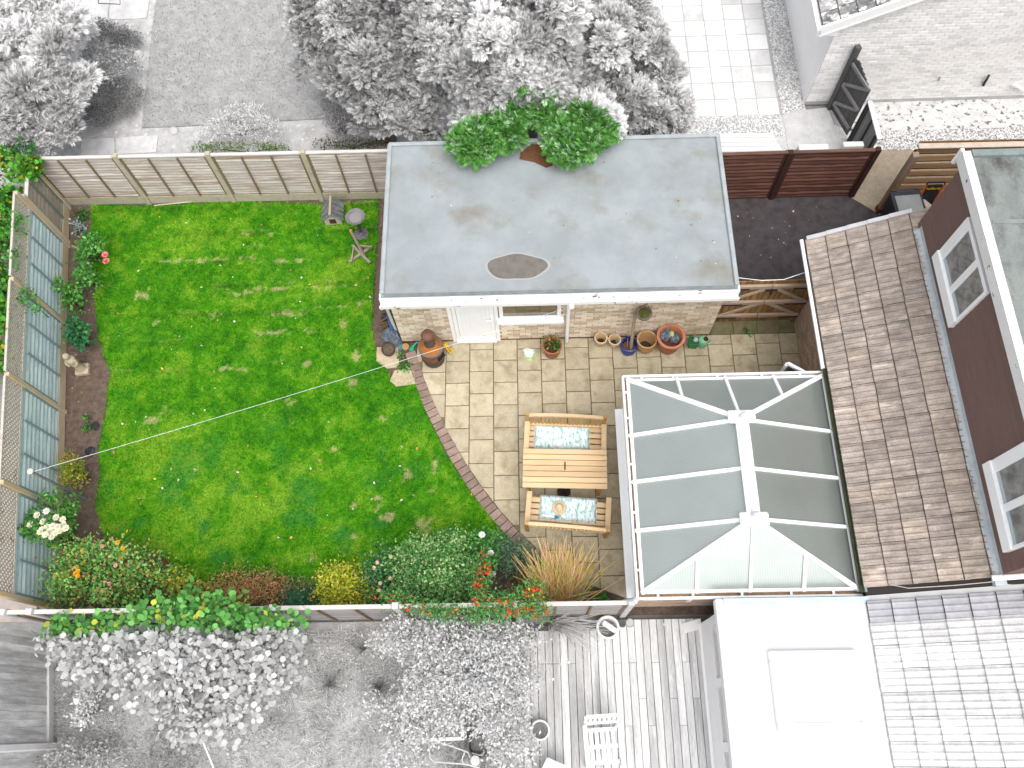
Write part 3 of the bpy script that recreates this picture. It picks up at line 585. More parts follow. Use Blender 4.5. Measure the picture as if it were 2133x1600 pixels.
# ================================================================ GATES
gt = thing('garden_gate', (4.28,7.04,0), 'double timber gate with diagonal braces between garage and house', 'gate')
gbd = mat('gate_board', (.32,.185,.075), (.245,.135,.05), 9, .8, rnd=.2, bump=.3, stretch=(1,1,.2), c3=(.14,.075,.03), s3=6)
grl = mat('gate_rail', (.44,.335,.26), (.36,.27,.20), 10, .85, bump=.3, stretch=(.2,1,1))
blk = mat('black_iron', (.02,.02,.022), rough=.5)
for k in range(15):
    x = 3.47+.1035*k; MB().box(x, x+.092, 7.045, 7.065, .06, 1.60+random.uniform(-.01,.01)).build('board', gbd, gt, bevel=.004)
for z in (.30,.82,1.40):
    for a, b in ((3.47,4.235),(4.245,5.0)): MB().box(a,b,6.995,7.045,z,z+.10).build('rail', grl, gt, bevel=.006)
for (x0,z0),(x1,z1) in (((3.52,.36),(4.2,.84)),((3.52,.90),(4.2,1.40)),((4.95,.36),(4.3,.84)),((4.95,.90),(4.3,1.40))):
    MB().bar((x0,7.018,z0),(x1,7.018,z1), .075, .03, (0,1,0)).build('brace', grl, gt, bevel=.004)
for z in (.29,.81,1.39): MB().box(3.47,3.85,6.985,6.994,z-.0,z+.035).build('strap_hinge', blk, gt); MB().box(4.62,5.0,6.985,6.994,z,z+.035).build('strap_hinge', blk, gt)
lk = MB().box(4.14,4.34,6.97,6.994,1.36,1.39); lk.tube([(4.24,6.97,1.36),(4.24,6.95,1.28)], .022, 8); lk.build('latch', blk, gt)
MB().bar((5.01,7.06,0),(5.01,7.06,1.75), .09,.09).build('post', mat('gate_post', (.26,.13,.06), (.2,.1,.05), 6, .8), gt)
# neighbour's dark gate and panel, running out from the brick house
ng = thing('neighbour_gate', (6.5,12.1,0), 'dark grey braced gate standing against the brick house', 'gate')
ngm = mat('dark_board', (.115,.115,.115), (.075,.075,.075), 9, .9, rnd=.1, bump=.3, stretch=(1,1,.2)); ngr = mat('grey_rail', (.26,.26,.26), (.19,.19,.19), 9, .9)
g0 = Vector((6.48,12.08,0)); g1 = Vector((6.72,11.30,0)); td = (g1-g0).normalized(); od = Vector((-td.y,td.x,0)); od = -od if od.x > 0 else od
MB().bar(g0+Vector((0,0,0)), g0+Vector((0,0,1.75)), .11, .11, tuple(od)).build('post', ngm, ng, bevel=.008)
for k in range(7): p = g0+td*(.11+.105*k); MB().bar(p+Vector((0,0,.05)), p+Vector((0,0,1.55-.10*abs(k-1)/3)), .10, .02, tuple(od)).build('board', ngm, ng)
for z in (.25,.80,1.38): MB().bar(g0+td*.08+od*.03+Vector((0,0,z)), g0+td*.78+od*.03+Vector((0,0,z)), .035, .07).build('rail', ngr, ng)
for a, b in ((.30,.76),(.85,1.34)): MB().bar(g0+td*.1+od*.03+Vector((0,0,a)), g0+td*.74+od*.03+Vector((0,0,b)), .03, .06).build('brace', ngr, ng)
nf = thing('dark_panel_fence', (6.8,10.9,0), 'dark fence panel with pale capping beside the neighbour gate', 'fence')
h0 = Vector((6.75,11.22,0)); h1 = Vector((6.78,10.30,0)); th = (h1-h0).normalized()
for k in range(8): a = h0+th*(.115*k); MB().bar(a+Vector((0,0,.02)), a+Vector((0,0,1.16)), .113, .02, (1,0,0)).build('board', mat('mid_board', (.22,.22,.22), (.17,.17,.17), 9, .9, rnd=.08), nf)
for s in (.02,.10,.42,.78): a = h0+th*s+Vector((-.03,0,0)); MB().bar(a, a+Vector((0,0,1.15)), .035, .035, (1,0,0)).build('batten', mat('black_batten', (.05,.05,.05)), nf)
MB().bar(h0+Vector((0,0,1.19)), h1+Vector((0,0,1.19)), .085, .03).build('capping', mat('white_cap', (.80,.80,.80), (.7,.7,.7), 9, .9), nf)
# ================================================================ HOUSES AND CONSERVATORY
AL = math.atan(.525); CA, SA = math.cos(AL), math.sin(AL)
def tile_mesh(name, m, wd=.30, ln=.37, em=None):
    """interlocking concrete roof tile: x up the slope, y across"""
    ys = [.003,.045,.07,.095,.135,.16,.185,.225,.25,.275,.2965]; hs = [.0,.0,.018,.0,.0,.018,.0,.0,.018,.0,-.004]
    vs = []; fs = []; n = len(ys)
    for x, lift in ((0,.034),(ln,.0)):
        for y, h in zip(ys, hs): vs.append((x, y*wd/.30, h+lift))
    for y, h in zip(ys, hs): vs.append((-.016, y*wd/.30, h+.004))
    for i in range(n-1): fs += [(i,i+1,n+i+1,n+i)[::-1], (i,2*n+i,2*n+i+1,i+1)[::-1]]
    me = MB().add(vs, fs).mesh(name, m); me.materials.append(mat('tile_edge', (.12,.10,.085), (.085,.07,.06), 20, .95) if em is None else em)  # dark front edges: shadow line of each course painted in, with moss
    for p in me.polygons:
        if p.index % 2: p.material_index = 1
    return me
def tiled(par, meshes, ex, ez, y0, y1, ncourse, gauge=.318, wd=.30, n0=0, jit=.004):
    M0 = Matrix(((CA,0,-SA,ex),(0,1,0,0),(SA,0,CA,ez),(0,0,0,1))); rows = int(round((y1-y0)/wd))
    for r in range(rows):
        for c in range(n0, ncourse):
            T = M0 @ Matrix.Translation((c*gauge+random.uniform(-.004,.004), y0+r*wd+.003, .012+random.uniform(0,jit))) @ Matrix.Rotation(random.gauss(0,.006),4,'Z')
            inst('tile', meshes(r, c), T, par)
EX, EZ, YN, YS = 4.63, 2.29, 7.41, 1.62
house = thing('house', (8,4.5,0), 'house with brown clad upper wall, tiled lean roof and white windows', 'house')
MB().box(5.03,14,1.70,7.22,0,2.28).build('wall', mort_m, house)
pink_ms = [mat('pink_brick_%d' % i, c, tuple(v*.85 for v in c), 16, .85, rnd=.1, bump=.3, bscale=60) for i, c in enumerate(((.50,.36,.27),(.44,.31,.235),(.55,.42,.33)))]
brick_wall(house, (5.03,7.18), (5.03,5.06), .02, 2.25, pink_ms, (-1,0), cap=230)
tmat = [mat('roof_tile_%d' % i, c, tuple(v*.62 for v in c), 9, .9, rnd=.13, bump=.7, bscale=38, stretch=(.45,1,1), c3=tuple(v*1.35 for v in c), s3=6, t3=(.56,.7), fine=.28) for i, c in enumerate(((.42,.36,.32),(.385,.33,.29),(.475,.40,.34)))]
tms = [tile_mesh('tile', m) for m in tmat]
rf = MB().sheet([(EX,YS,EZ),(EX+1.95*CA+.4,YS,EZ+(1.95*CA+.4)*.525),(EX+1.95*CA+.4,YN-.02,EZ+(1.95*CA+.4)*.525),(EX,YN-.02,EZ)], .06).build('roof', mat('roof_dark', (.035,.03,.027)), house)
rdt = random.Random(5)
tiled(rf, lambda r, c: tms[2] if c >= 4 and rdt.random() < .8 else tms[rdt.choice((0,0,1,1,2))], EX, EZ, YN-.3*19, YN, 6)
for k in range(5):   # verge caps up the top edge
    a = Vector((EX+k*.318*CA, YN+.01, EZ+k*.318*SA+.05)); b = Vector((EX+((k+1)*.318+.03)*CA, YN+.01, EZ+((k+1)*.318+.03)*SA+.035))
    MB().bar(a, b, .07, .06).build('verge_cap', mat('verge_grey', (.58,.58,.60), (.5,.5,.52), 6, .6), rf, bevel=.006)
gm_ = MB(); gm_.tube([(EX-.06,5.10,EZ-.03),(EX-.06,YN+.03,EZ-.03)], .032, 10); gm_.build('gutter', white_m, house, smooth=True)
MB().bar((EX-.0,5.12,EZ+.0),(EX-.0,YN-.02,EZ+.0), .035, .03).build('gutter_edge', mat('mossy_lead', (.42,.43,.42), (.25,.26,.24), 18, .9, stretch=(1,.3,1)), house)
MB().box(EX-.06,EX+.01,1.66,5.10,EZ-.06,EZ-.03).build('box_gutter', mat('slime_gutter', (.045,.055,.02), (.02,.03,.012), 8, .7), house)
MB().box(EX-.005,EX+.02,1.66,5.11,EZ-.03,EZ+.02).build('lead_edge', mat('lead_edge', (.27,.33,.38), (.20,.25,.29), 9, .5), house)
MB().box(4.95,5.025,5.20,6.55,1.55,1.62).build('soffit_board', white_m, house)
# brown dormer with flat felt roof
DX = 6.10
clad_m = mat('brown_cladding', (.19,.118,.103), (.165,.102,.09), 14, .8, stretch=(.3,.12,1), bump=.25, bscale=60, c3=(.20,.145,.105), s3=5, t3=(.66,.76), fine=.10)
MB().box(DX,14,1.74,7.16,2.55,4.60).build('dormer_wall', clad_m, house)
for k in range(11):   # weatherboards
    z = 3.05+k*.14; MB().add([(DX-.002,1.735,z+.14),(DX-.002,7.165,z+.14),(DX-.012,7.165,z),(DX-.012,1.735,z),(DX+.02,1.735,z),(DX+.02,7.165,z)],[(0,1,2,3),(3,2,5,4)]).build('weatherboard', clad_m, house)
fl = MB(); n = 24
for i in range(n): 
    y0, y1 = 1.70+i*(5.36/n), 1.70+(i+1)*(5.36/n); j = lambda q: .010*math.sin(q*5)+.012*math.sin(q*13.1)
    f0, f1 = DX-.075+j(y0), DX-.075+j(y1); zz = lambda X: EZ+(X-EX)*.525+.058
    fl.add([(f0,y0,zz(f0)),(f1,y1,zz(f1)),(DX-.015,y1,zz(DX)+.01),(DX-.015,y0,zz(DX)+.01),(DX-.013,y1,zz(DX)+.09),(DX-.013,y0,zz(DX)+.09)],[(0,1,2,3)[::-1],(3,2,4,5)[::-1]])
fl.build('lead_flashing', mat('lead', (.50,.545,.57), (.40,.44,.47), 7, .5, bump=.5, bscale=12, c3=(.52,.56,.57), s3=4), house)
dr_ = MB().box(6.075,14,1.60,7.27,4.60,4.72).build('dormer_roof', mat('green_felt', (.235,.262,.25), (.18,.20,.192), 3, .9, bump=.5, bscale=80, c3=(.085,.08,.08), s3=2.2, t3=(.46,.62), fine=.35, stretch=(1,.6,1)), house)
MB().box(6.155,14,7.17,7.275,4.72,4.77).build('felt_upstand', mat('upstand', (.22,.27,.265), (.16,.20,.19), 6, .8, fine=.2), dr_)
for y in (6.1, 4.95, 3.8): MB().box(6.2,14,y,y+.06,4.72,4.727).build('felt_lap', mat('lap_felt', (.23,.26,.25), (.18,.2,.19), 4, .9), dr_)
fs_ = MB().box(6.03,6.07,1.62,7.27,4.56,4.755); fs_.build('fascia', wpaint_m, house)
MB().box(6.075,6.15,1.62,7.27,4.721,4.75).build('roof_trim', mat('dull_white', (.70,.71,.71), (.60,.61,.60), 6, .6), house)
MB().bar((6.05,7.30,4.45),(6.05,7.30,4.74), .05, .05).build('fascia_end', white_m, house)
def dwin(y0, y1, z0, z1, mul, tag_):
    wf = MB(); X0 = DX-.055
    wf.box(X0-.03,DX,y0,y1,z0,z0+.20)
    f = wf.build('window', white_m, house, bevel=.006, label=tag_)
    MB().box(X0,DX,y1-.17,y1,z0+.20,z1-.06).build('jamb', white_m, f, bevel=.006); MB().box(X0,DX,y0,y0+.05,z0+.20,z1-.06).build('jamb', white_m, f, bevel=.006)
    MB().box(X0,DX,mul-.05,mul+.05,z0+.20,z1-.06).build('mullion', white_m, f, bevel=.006); MB().box(X0,DX,y0,y1,z1-.06,z1).build('head', white_m, f, bevel=.006)
    for a, b in ((y0+.05,mul-.05),(mul+.05,y1-.17)):
        MB().box(DX-.028,DX-.02,a,b,z0+.2,z1-.06).build('pane', glass_m, f)
        MB().box(DX-.034,DX-.027,a,b,z0+.2,z0+.27).build('bead', mat('grey_bead', (.45,.52,.55)), f)
dwin(5.21,6.39,3.40,4.46,5.70,'white dormer window nearer the slatted fence'); dwin(1.97,3.15,3.44,4.46,2.50,'white dormer window nearer the south extension')
MB().tube([(5.98,1.70,3.12),(6.2,1.70,3.2),(8.5,1.70,4.2)], .04, 10).build('sloping_pipe', white_m, house, smooth=True)
MB().box(6.02,9,1.60,1.735,2.9,3.1).build('corner_lead', MATS['lead'], house)
MB().tube([(4.72,1.80,2.36),(5.1,1.66,2.6),(5.6,1.65,2.86),(6.1,1.66,3.12)], .006, 5).build('cable', mat('grey_cable', (.55,.5,.45)), house)

# ---- conservatory
cons = thing('conservatory', (3.1,3.4,0), 'white framed conservatory with hipped polycarbonate roof on the patio', 'conservatory')
EZC, RZC, CX0, CX1, CY0, CY1, RXC, RYN, RYS = 2.12, 2.78, 1.53, 4.60, 1.735, 5.025, 3.06, 4.10, 2.62
MB().box(1.60,5.03,1.80,4.97,0,.80).build('dwarf_wall', mort_m, cons)
brick_wall(cons, (1.60,1.80), (3.0,1.80), .02, .80, pink_ms, (0,-1), cap=70)
MB().box(1.602,5.0,1.802,4.968,.80,2.0).build('glazing', mat('cons_glass', (.10,.12,.12), (.16,.18,.17), 2, .05, spec=.8, coat=.5), cons)
MB().box(1.43,1.60,1.74,5.02,.82,.86).build('sill', white_m, cons, bevel=.008); MB().box(1.61,4.95,4.97,5.08,.82,.86).build('sill', white_m, cons, bevel=.008)
for y in (1.80,2.6,3.4,4.18,4.97): MB().box(1.555,1.603,y-.035,y+.035,.86,2.06).build('mullion', white_m, cons)
for x in (2.4,3.2,4.0): MB().box(x-.035,x+.035,4.97,5.015,.86,2.06).build('mullion', white_m, cons); MB().box(x-.035,x+.035,1.755,1.80,.80,2.06).build('mullion', white_m, cons)
for z in (.86,1.95): MB().box(1.56,1.602,1.84,4.93,z,z+.07).build('transom', white_m, cons)
MB().box(1.56,1.602,1.84,4.93,1.40,1.45).build('transom', white_m, cons)
for y0, y1 in ((2.66,3.34),(3.45,4.13)): MB().bar((1.50,y0,1.42),(1.58,y0,1.92),.03,.03).build('casement_stay', white_m, cons)
# gutter: outer lip, debris in the bottom, eaves beam, brackets
deb = mat('gutter_debris', (.40,.27,.18), (.28,.19,.12), 14, .95, bump=.5, c3=(.07,.05,.035), s3=9, t3=(.58,.68), fine=.3)
GX0, GX1, GY0, GY1 = 1.455, 4.66, 1.645, 5.105
for nm, bx in (('a',(GX0,CX0,GY0,GY1)),('b',(CX0,GX1,CY1,GY1)),('c',(CX0,GX1,GY0,CY0))): MB().box(*bx,2.02,2.035).build('gutter_bed', deb, cons)
for a, b in (((GX0,GY0),(GX0,GY1)),((GX0,GY1),(GX1,GY1)),((GX0,GY0),(GX1,GY0))): MB().bar((*a,2.075),(*b,2.075), .034, .10).build('gutter_lip', white_m, cons, bevel=.008)
for a, b in (((CX0,CY0),(CX0,CY1)),((CX0,CY1),(CX1,CY1)),((CX0,CY0),(CX1,CY0)),((CX1,CY0),(CX1,CY1))): MB().bar((*a,2.09),(*b,2.09), .05, .09).build('eaves_beam', white_m, cons, bevel=.008)
for y in (2.05,2.9,3.65,4.4,4.83): MB().bar((GX0,y,2.10),(CX0,y,2.10), .03, .02).build('gutter_bracket', white_m, cons)
for x in (1.75,2.25,2.95,3.65,4.25): MB().bar((x,GY1,2.10),(x,CY1,2.10), .03, .02).build('gutter_bracket', white_m, cons); MB().bar((x,GY0,2.10),(x,CY0,2.10), .03, .02).build('gutter_bracket', white_m, cons)
def poly_mat(name, rot):
    m = mat(name, (.52,.565,.54), (.475,.52,.495), 1.2, .30, spec=.5, metal=.72)
    N = m.node_tree.nodes; L = m.node_tree.links; b = N['Principled BSDF']; tc = N.new('ShaderNodeTexCoord'); wv = N.new('ShaderNodeTexWave')
    wv.bands_direction = rot; wv.inputs['Scale'].default_value = 13; L.new(tc.outputs['Object'], wv.inputs[0])
    bp = N.new('ShaderNodeBump'); bp.inputs['Strength'].default_value = .25; bp.inputs['Distance'].default_value = .003; L.new(wv.outputs[1], bp.inputs['Height']); L.new(bp.outputs[0], b.inputs['Normal'])
    src = b.inputs['Base Color'].links[0].from_socket; x = N.new('ShaderNodeMix'); x.data_type = 'RGBA'; x.blend_type = 'MULTIPLY'; x.inputs[7].default_value = (.80,.82,.80,1)
    L.new(wv.outputs[1], x.inputs[0]); L.new(src, x.inputs[6]); L.new(x.outputs[2], b.inputs['Base Color']); return m
pw_, pn_ = poly_mat('polycarbonate_across', 'Y'), poly_mat('polycarbonate_along', 'X')
zW = lambda x, y: EZC+(x-CX0)/(RXC-CX0)*(RZC-EZC); zE = lambda x, y: EZC+(CX1-x)/(CX1-RXC)*(RZC-EZC)
zN = lambda x, y: EZC+(CY1-y)/(CY1-RYN)*(RZC-EZC); zS = lambda x, y: EZC+(y-CY0)/(RYS-CY0)*(RZC-EZC)
def panel(poly, zf, m): MB().sheet([(x, y, zf(x, y)) for x, y in poly], .016).build('roof_panel', m, cons)
ym = (RYN+RYS)/2
for zf, xe in ((zW, CX0), (zE, CX1)):
    panel([(xe,CY1),(xe,RYN),(RXC,RYN)], zf, pw_); panel([(xe,RYN),(xe,ym),(RXC,ym),(RXC,RYN)], zf, pw_)
    panel([(xe,ym),(xe,RYS),(RXC,RYS),(RXC,ym)], zf, pw_); panel([(xe,RYS),(xe,CY0),(RXC,RYS)], zf, pw_)
xa, xb = 2.30, 3.82
for zf, ye, yr in ((zN, CY1, RYN), (zS, CY0, RYS)):
    ha = ye+(yr-ye)*(xa-CX0)/(RXC-CX0); hb = ye+(yr-ye)*(CX1-xb)/(CX1-RXC)
    panel([(CX0,ye),(xa,ye),(xa,ha)], zf, pn_); panel([(xa,ye),(RXC,ye),(RXC,yr),(xa,ha)], zf, pn_)
    panel([(RXC,ye),(xb,ye),(xb,hb),(RXC,yr)], zf, pn_); panel([(xb,ye),(CX1,ye),(xb,hb)], zf, pn_)
    for x, y in ((xa, ha), (RXC, yr), (xb, hb)): MB().bar((x,ye+(.03 if ye > 3 else -.03),EZC+.01),(x,y,zf(x,y)+.012), .05, .05).build('rafter', white_m, cons, bevel=.01)
for y in (RYN, ym, RYS):
    MB().bar((CX0-.05,y,EZC+.005),(RXC,y,RZC+.012), .055, .05).build('rafter', white_m, cons, bevel=.01); MB().bar((CX1+.02,y,EZC+.005),(RXC,y,RZC+.012), .05, .05).build('rafter', white_m, cons, bevel=.01)
for x, y, yr in ((CX0-.02,CY1+.02,RYN),(CX1+.01,CY1+.02,RYN),(CX0-.02,CY0-.02,RYS),(CX1+.01,CY0-.02,RYS)): MB().bar((x,y,EZC+.015),(RXC,yr,RZC+.02), .07, .06).build('hip', white_m, cons, bevel=.012)
ridge = MB().bar((RXC,RYS-.05,RZC+.045),(RXC,RYN+.05,RZC+.045), .19, .06).build('ridge', white_m, cons, bevel=.02)
MB().bar((RXC,RYS-.02,RZC+.085),(RXC,RYN+.02,RZC+.085), .07, .03).build('ridge_cap', mat('ridge_white', (.78,.79,.81), (.7,.71,.73), 5, .5), ridge, bevel=.008)
for y, s in ((RYN+.02,1),(RYS-.02,-1)):
    MB().box(RXC-.20,RXC+.20,y-.10,y+.10,RZC+.035,RZC+.085).build('ridge_boss', white_m, ridge, bevel=.02)
    MB().lathe([(.06,0),(.065,.03),(.03,.06),(.035,.10),(.055,.14),(.03,.19),(.001,.22)], (RXC,y-.03*s,RZC+.085), 14).build('finial', mat('finial_white', (.74,.77,.82)), ridge, smooth=True)
# casement standing open on the patio side
a = G(1640,757,1.88); b = Vector((4.62,5.06,1.88)); t = (b-a).normalized()
ow = MB().bar(a, b, .05, .06).build('open_casement', white_m, cons, bevel=.006)
for p, q in ((a-Vector((0,0,.03)), a-Vector((0,0,1.0))),(b-Vector((0,0,.03)), b-Vector((0,0,1.0)))): MB().bar(p, q, .05, .07, (t.y,-t.x,0)).build('casement_stile', white_m, ow, bevel=.006)
MB().bar(a-Vector((0,0,1.0)), b-Vector((0,0,1.0)), .05, .07).build('casement_rail', white_m, ow, bevel=.006)
MB().add([tuple(a-Vector((0,0,.03))),tuple(b-Vector((0,0,.03))),tuple(b-Vector((0,0,.97))),tuple(a-Vector((0,0,.97)))],[(0,1,2,3)]).build('pane', MATS['garage_glass'], ow)
cdp = MB().tube([(1.47,1.70,2.02),(1.44,1.66,1.9),(1.36,1.72,1.3),(1.34,1.74,.02)], .036, 12).build('downpipe', mat('pale_blue_pipe', (.62,.68,.74)), cons, smooth=True)

# ---- white flat roofed extension to the south
ext = thing('south_extension', (3.7,0,0), 'white flat roofed extension with square roof light and glazed side', 'extension')
wall_w = mat('white_render', (.93,.93,.93), (.90,.90,.90), 3, .8)
MB().box(2.76,4.95,-5,1.52,0,2.17).build('core_wall', mat('ext_glass', (.56,.56,.56), (.5,.5,.5), 2, .1), ext)
er = MB().box(2.55,4.86,-5,1.58,2.17,2.28).build('roof', mat('white_roof', (.76,.76,.76), (.72,.72,.72), 1.6, .8, c3=(.62,.62,.62), s3=1.3, t3=(.62,.8)), ext)
MB().box(2.52,2.62,-5,1.60,2.12,2.315).build('roof_kerb', mat('kerb_white', (.85,.85,.85), (.80,.80,.80), 5, .7, c3=(.45,.45,.45), s3=6, t3=(.7,.74)), er, bevel=.015)
MB().box(2.63,4.86,1.50,1.60,2.28,2.30).build('blue_flashing', mat('blue_flash', (.50,.60,.68), (.42,.51,.58), 5, .6), er)
sk = MB()
for x0, x1, y0, y1 in ((3.16,4.37,.76,.88),(3.16,4.37,-.15,-.03),(3.16,3.28,-.03,.76),(4.25,4.37,-.03,.76)): MB().box(x0,x1,y0,y1,2.28,2.42).build('roof_light_frame', white_m, er, bevel=.01)
MB().box(3.28,4.25,-.03,.76,2.30,2.385).build('roof_light_pane', mat('opal_glass', (.84,.845,.85), (.80,.805,.81), 2, .3), er)
MB().box(2.66,2.80,-5,1.50,.06,.12).build('threshold', wall_w, ext)
MB().box(2.70,2.758,-5,1.50,.12,.95).build('lower_panel', wall_w, ext)
MB().box(2.70,2.758,-5,1.50,2.02,2.165).build('head_frame', white_m, ext)
for y in (1.42,.52,-.36,-1.3): MB().box(2.69,2.757,y-.05,y+.08,.95,2.02).build('mullion', white_m, ext)
MB().box(2.715,2.758,.60,1.37,.97,2.0).build('pane', mat('grey_pane', (.52,.52,.52), (.62,.62,.62), 3, .1), ext); MB().box(2.715,2.758,-.28,.47,.97,2.0).build('pane', MATS['grey_pane'], ext); MB().box(2.715,2.758,-1.22,-.41,.97,2.0).build('pane', MATS['grey_pane'], ext)
MB().bar((2.40,1.42,.07),(2.72,1.50,.07), .16, .06).build('step_end', wall_w, ext)
# ---- tiled roof of the house joined on to the south
h2 = thing('adjoining_house', (8,-1,0), 'pale grey tiled roof of the adjoining house at lower right', 'house')
MB().box(5.0,14,-6,1.60,0,2.4).build('wall', wall_w, h2)
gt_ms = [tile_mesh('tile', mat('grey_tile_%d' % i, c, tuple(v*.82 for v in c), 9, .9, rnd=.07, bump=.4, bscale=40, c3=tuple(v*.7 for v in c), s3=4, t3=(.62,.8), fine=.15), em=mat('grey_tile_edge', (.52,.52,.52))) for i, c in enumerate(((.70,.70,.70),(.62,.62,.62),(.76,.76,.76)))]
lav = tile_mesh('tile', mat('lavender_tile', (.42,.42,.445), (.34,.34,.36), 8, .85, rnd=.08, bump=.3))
r2 = MB().sheet([(EX,-4,EZ-.01),(EX+4.2,-4,EZ-.01+4.2*.525),(EX+4.2,YS-.01,EZ-.01+4.2*.525),(EX,YS-.01,EZ-.01)], .06).build('roof', mat('roof_grey_dark', (.52,.52,.52)), h2)
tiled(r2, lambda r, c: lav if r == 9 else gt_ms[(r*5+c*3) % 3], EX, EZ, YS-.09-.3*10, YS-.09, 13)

# ---- brick house at the top right
nh = thing('brick_house', (9,14.5,0), 'whitened brick house with gable roof at the top right', 'house')
rake = lambda x: 2.22+(x-5.66)*.5
pr = [(5.97,0),(13,0),(13,rake(13)-.1),(5.97,rake(5.97)-.12)]; V = [(x,12.20,z) for x, z in pr]+[(x,20,z) for x, z in pr]
MB().add(V, [(0,1,2,3),(7,6,5,4),(0,3,7,4),(1,5,6,2),(3,2,6,7),(0,4,5,1)]).build('wall', mat('white_mortar', (.66,.66,.66), (.58,.58,.58), 12, .9), nh)
wb = [mat('white_brick_%d' % i, c, tuple(v*.93 for v in c), 14, .9, rnd=.06, bump=.3) for i, c in enumerate(((.92,.92,.92),(.88,.88,.88),(.78,.78,.78)))]
brick_wall(nh, (5.97,12.20), (10.9,12.20), .10, 3.2, wb, (0,-1), cap=295, top=lambda s: rake(5.97+s)-.1)
MB().box(5.975,13,12.188,12.199,0,.10).build('plinth', mat('grey_plinth', (.40,.40,.40), (.5,.5,.5), 5, .9), nh)
MB().box(5.955,5.97,12.22,20,0,2.15).build('side_render', wall_w, nh)
nr = MB().add([(5.66,12.06,2.20),(13,12.06,rake(13)-.02),(13,20,rake(13)-.02),(5.66,20,2.20)], [(0,1,2,3)]).build('roof', mat('roof_black', (.05,.05,.05)), nh)
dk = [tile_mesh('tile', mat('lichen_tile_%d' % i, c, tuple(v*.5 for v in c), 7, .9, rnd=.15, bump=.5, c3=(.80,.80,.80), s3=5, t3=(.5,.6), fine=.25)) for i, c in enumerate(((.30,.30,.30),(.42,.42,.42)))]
AL2 = math.atan(.5); M2 = Matrix(((math.cos(AL2),0,-math.sin(AL2),5.67),(0,1,0,0),(math.sin(AL2),0,math.cos(AL2),2.22),(0,0,0,1)))
for r in range(7):
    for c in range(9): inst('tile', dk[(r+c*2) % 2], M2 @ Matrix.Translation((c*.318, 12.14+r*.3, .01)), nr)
MB().bar((5.60,12.04,2.20),(10.0,12.04,rake(9.94)), .05, .20).build('barge_board', white_m, nh); MB().bar((5.60,12.02,2.10),(10.0,12.02,rake(9.94)-.1), .03, .035).build('barge_trim', white_m, nh)
MB().box(5.56,5.96,12.06,20,2.06,2.18).build('eaves_box', wall_w, nh)
MB().tube([GY(2048,178,12.17),GY(2060,157,12.12)], .025, 8).build('vent_pipe', mat('black_pipe', (.04,.04,.04)), nh)
MB().tube([GY(1955,238-70,12.18),GY(1958,160,12.15)], .012, 6).build('hook', mat('grey_hook', (.3,.3,.3)), nh)
MB().tube([GY(2112,176,12.1),GY(2140,192,12.1)], .03, 8).build('waste_pipe', white_m, nh)
# ================================================================ PATIO FURNITURE
pine = mat('pine', (.66,.475,.285), (.58,.40,.225), 9, .6, rnd=.08, bump=.15, stretch=(.15,1,1), c3=(.44,.25,.11), s3=6, t3=(.68,.74))
pine_d = mat('stained_pine', (.48,.285,.09), (.40,.23,.07), 9, .6, rnd=.1, stretch=(1,1,.3))
def TR(x, y, z, deg): return Matrix.Translation((x,y,z)) @ Matrix.Rotation(rad(deg),4,'Z')
tb = thing('garden_table', (.535,4.0,.03), 'slatted pine garden table between two benches', 'table'); T = TR(.535,4.005,.03,-2.2)
for k in range(7):
    y0 = -.345+k*.0993
    if k in (3,4) and False: continue
    MB(T).box(-.715,.715,y0,y0+.089,.69,.72).build('slat', pine, tb, bevel=.004)
for sx in (-1,1):
    for sy in (-1,1): MB(T).box(sx*.60-.035,sx*.60+.035,sy*.25-.03,sy*.25+.03,0,.66).build('leg', pine_d, tb, bevel=.004)
for sx in (-1,1): MB(T).box(sx*.60-.02,sx*.60+.02,-.22,.22,.60,.69).build('cross_rail', pine_d, tb)
for sy in (-1,1): MB(T).box(-.56,.56,sy*.25-.015,sy*.25+.015,.60,.689).build('apron', pine_d, tb)
sm = MB(T).box(-.012,.012,-.03,.11,.7202,.7235); sm.build('parasol_slot', mat('slot_black', (.02,.018,.02)), tb)
MB(T).lathe([(.11,0),(.12,.02),(.05,.05),(.03,.25),(.03,.30)], (0,-.22,0), 14).build('parasol_base', mat('base_black', (.03,.025,.025)), tb)
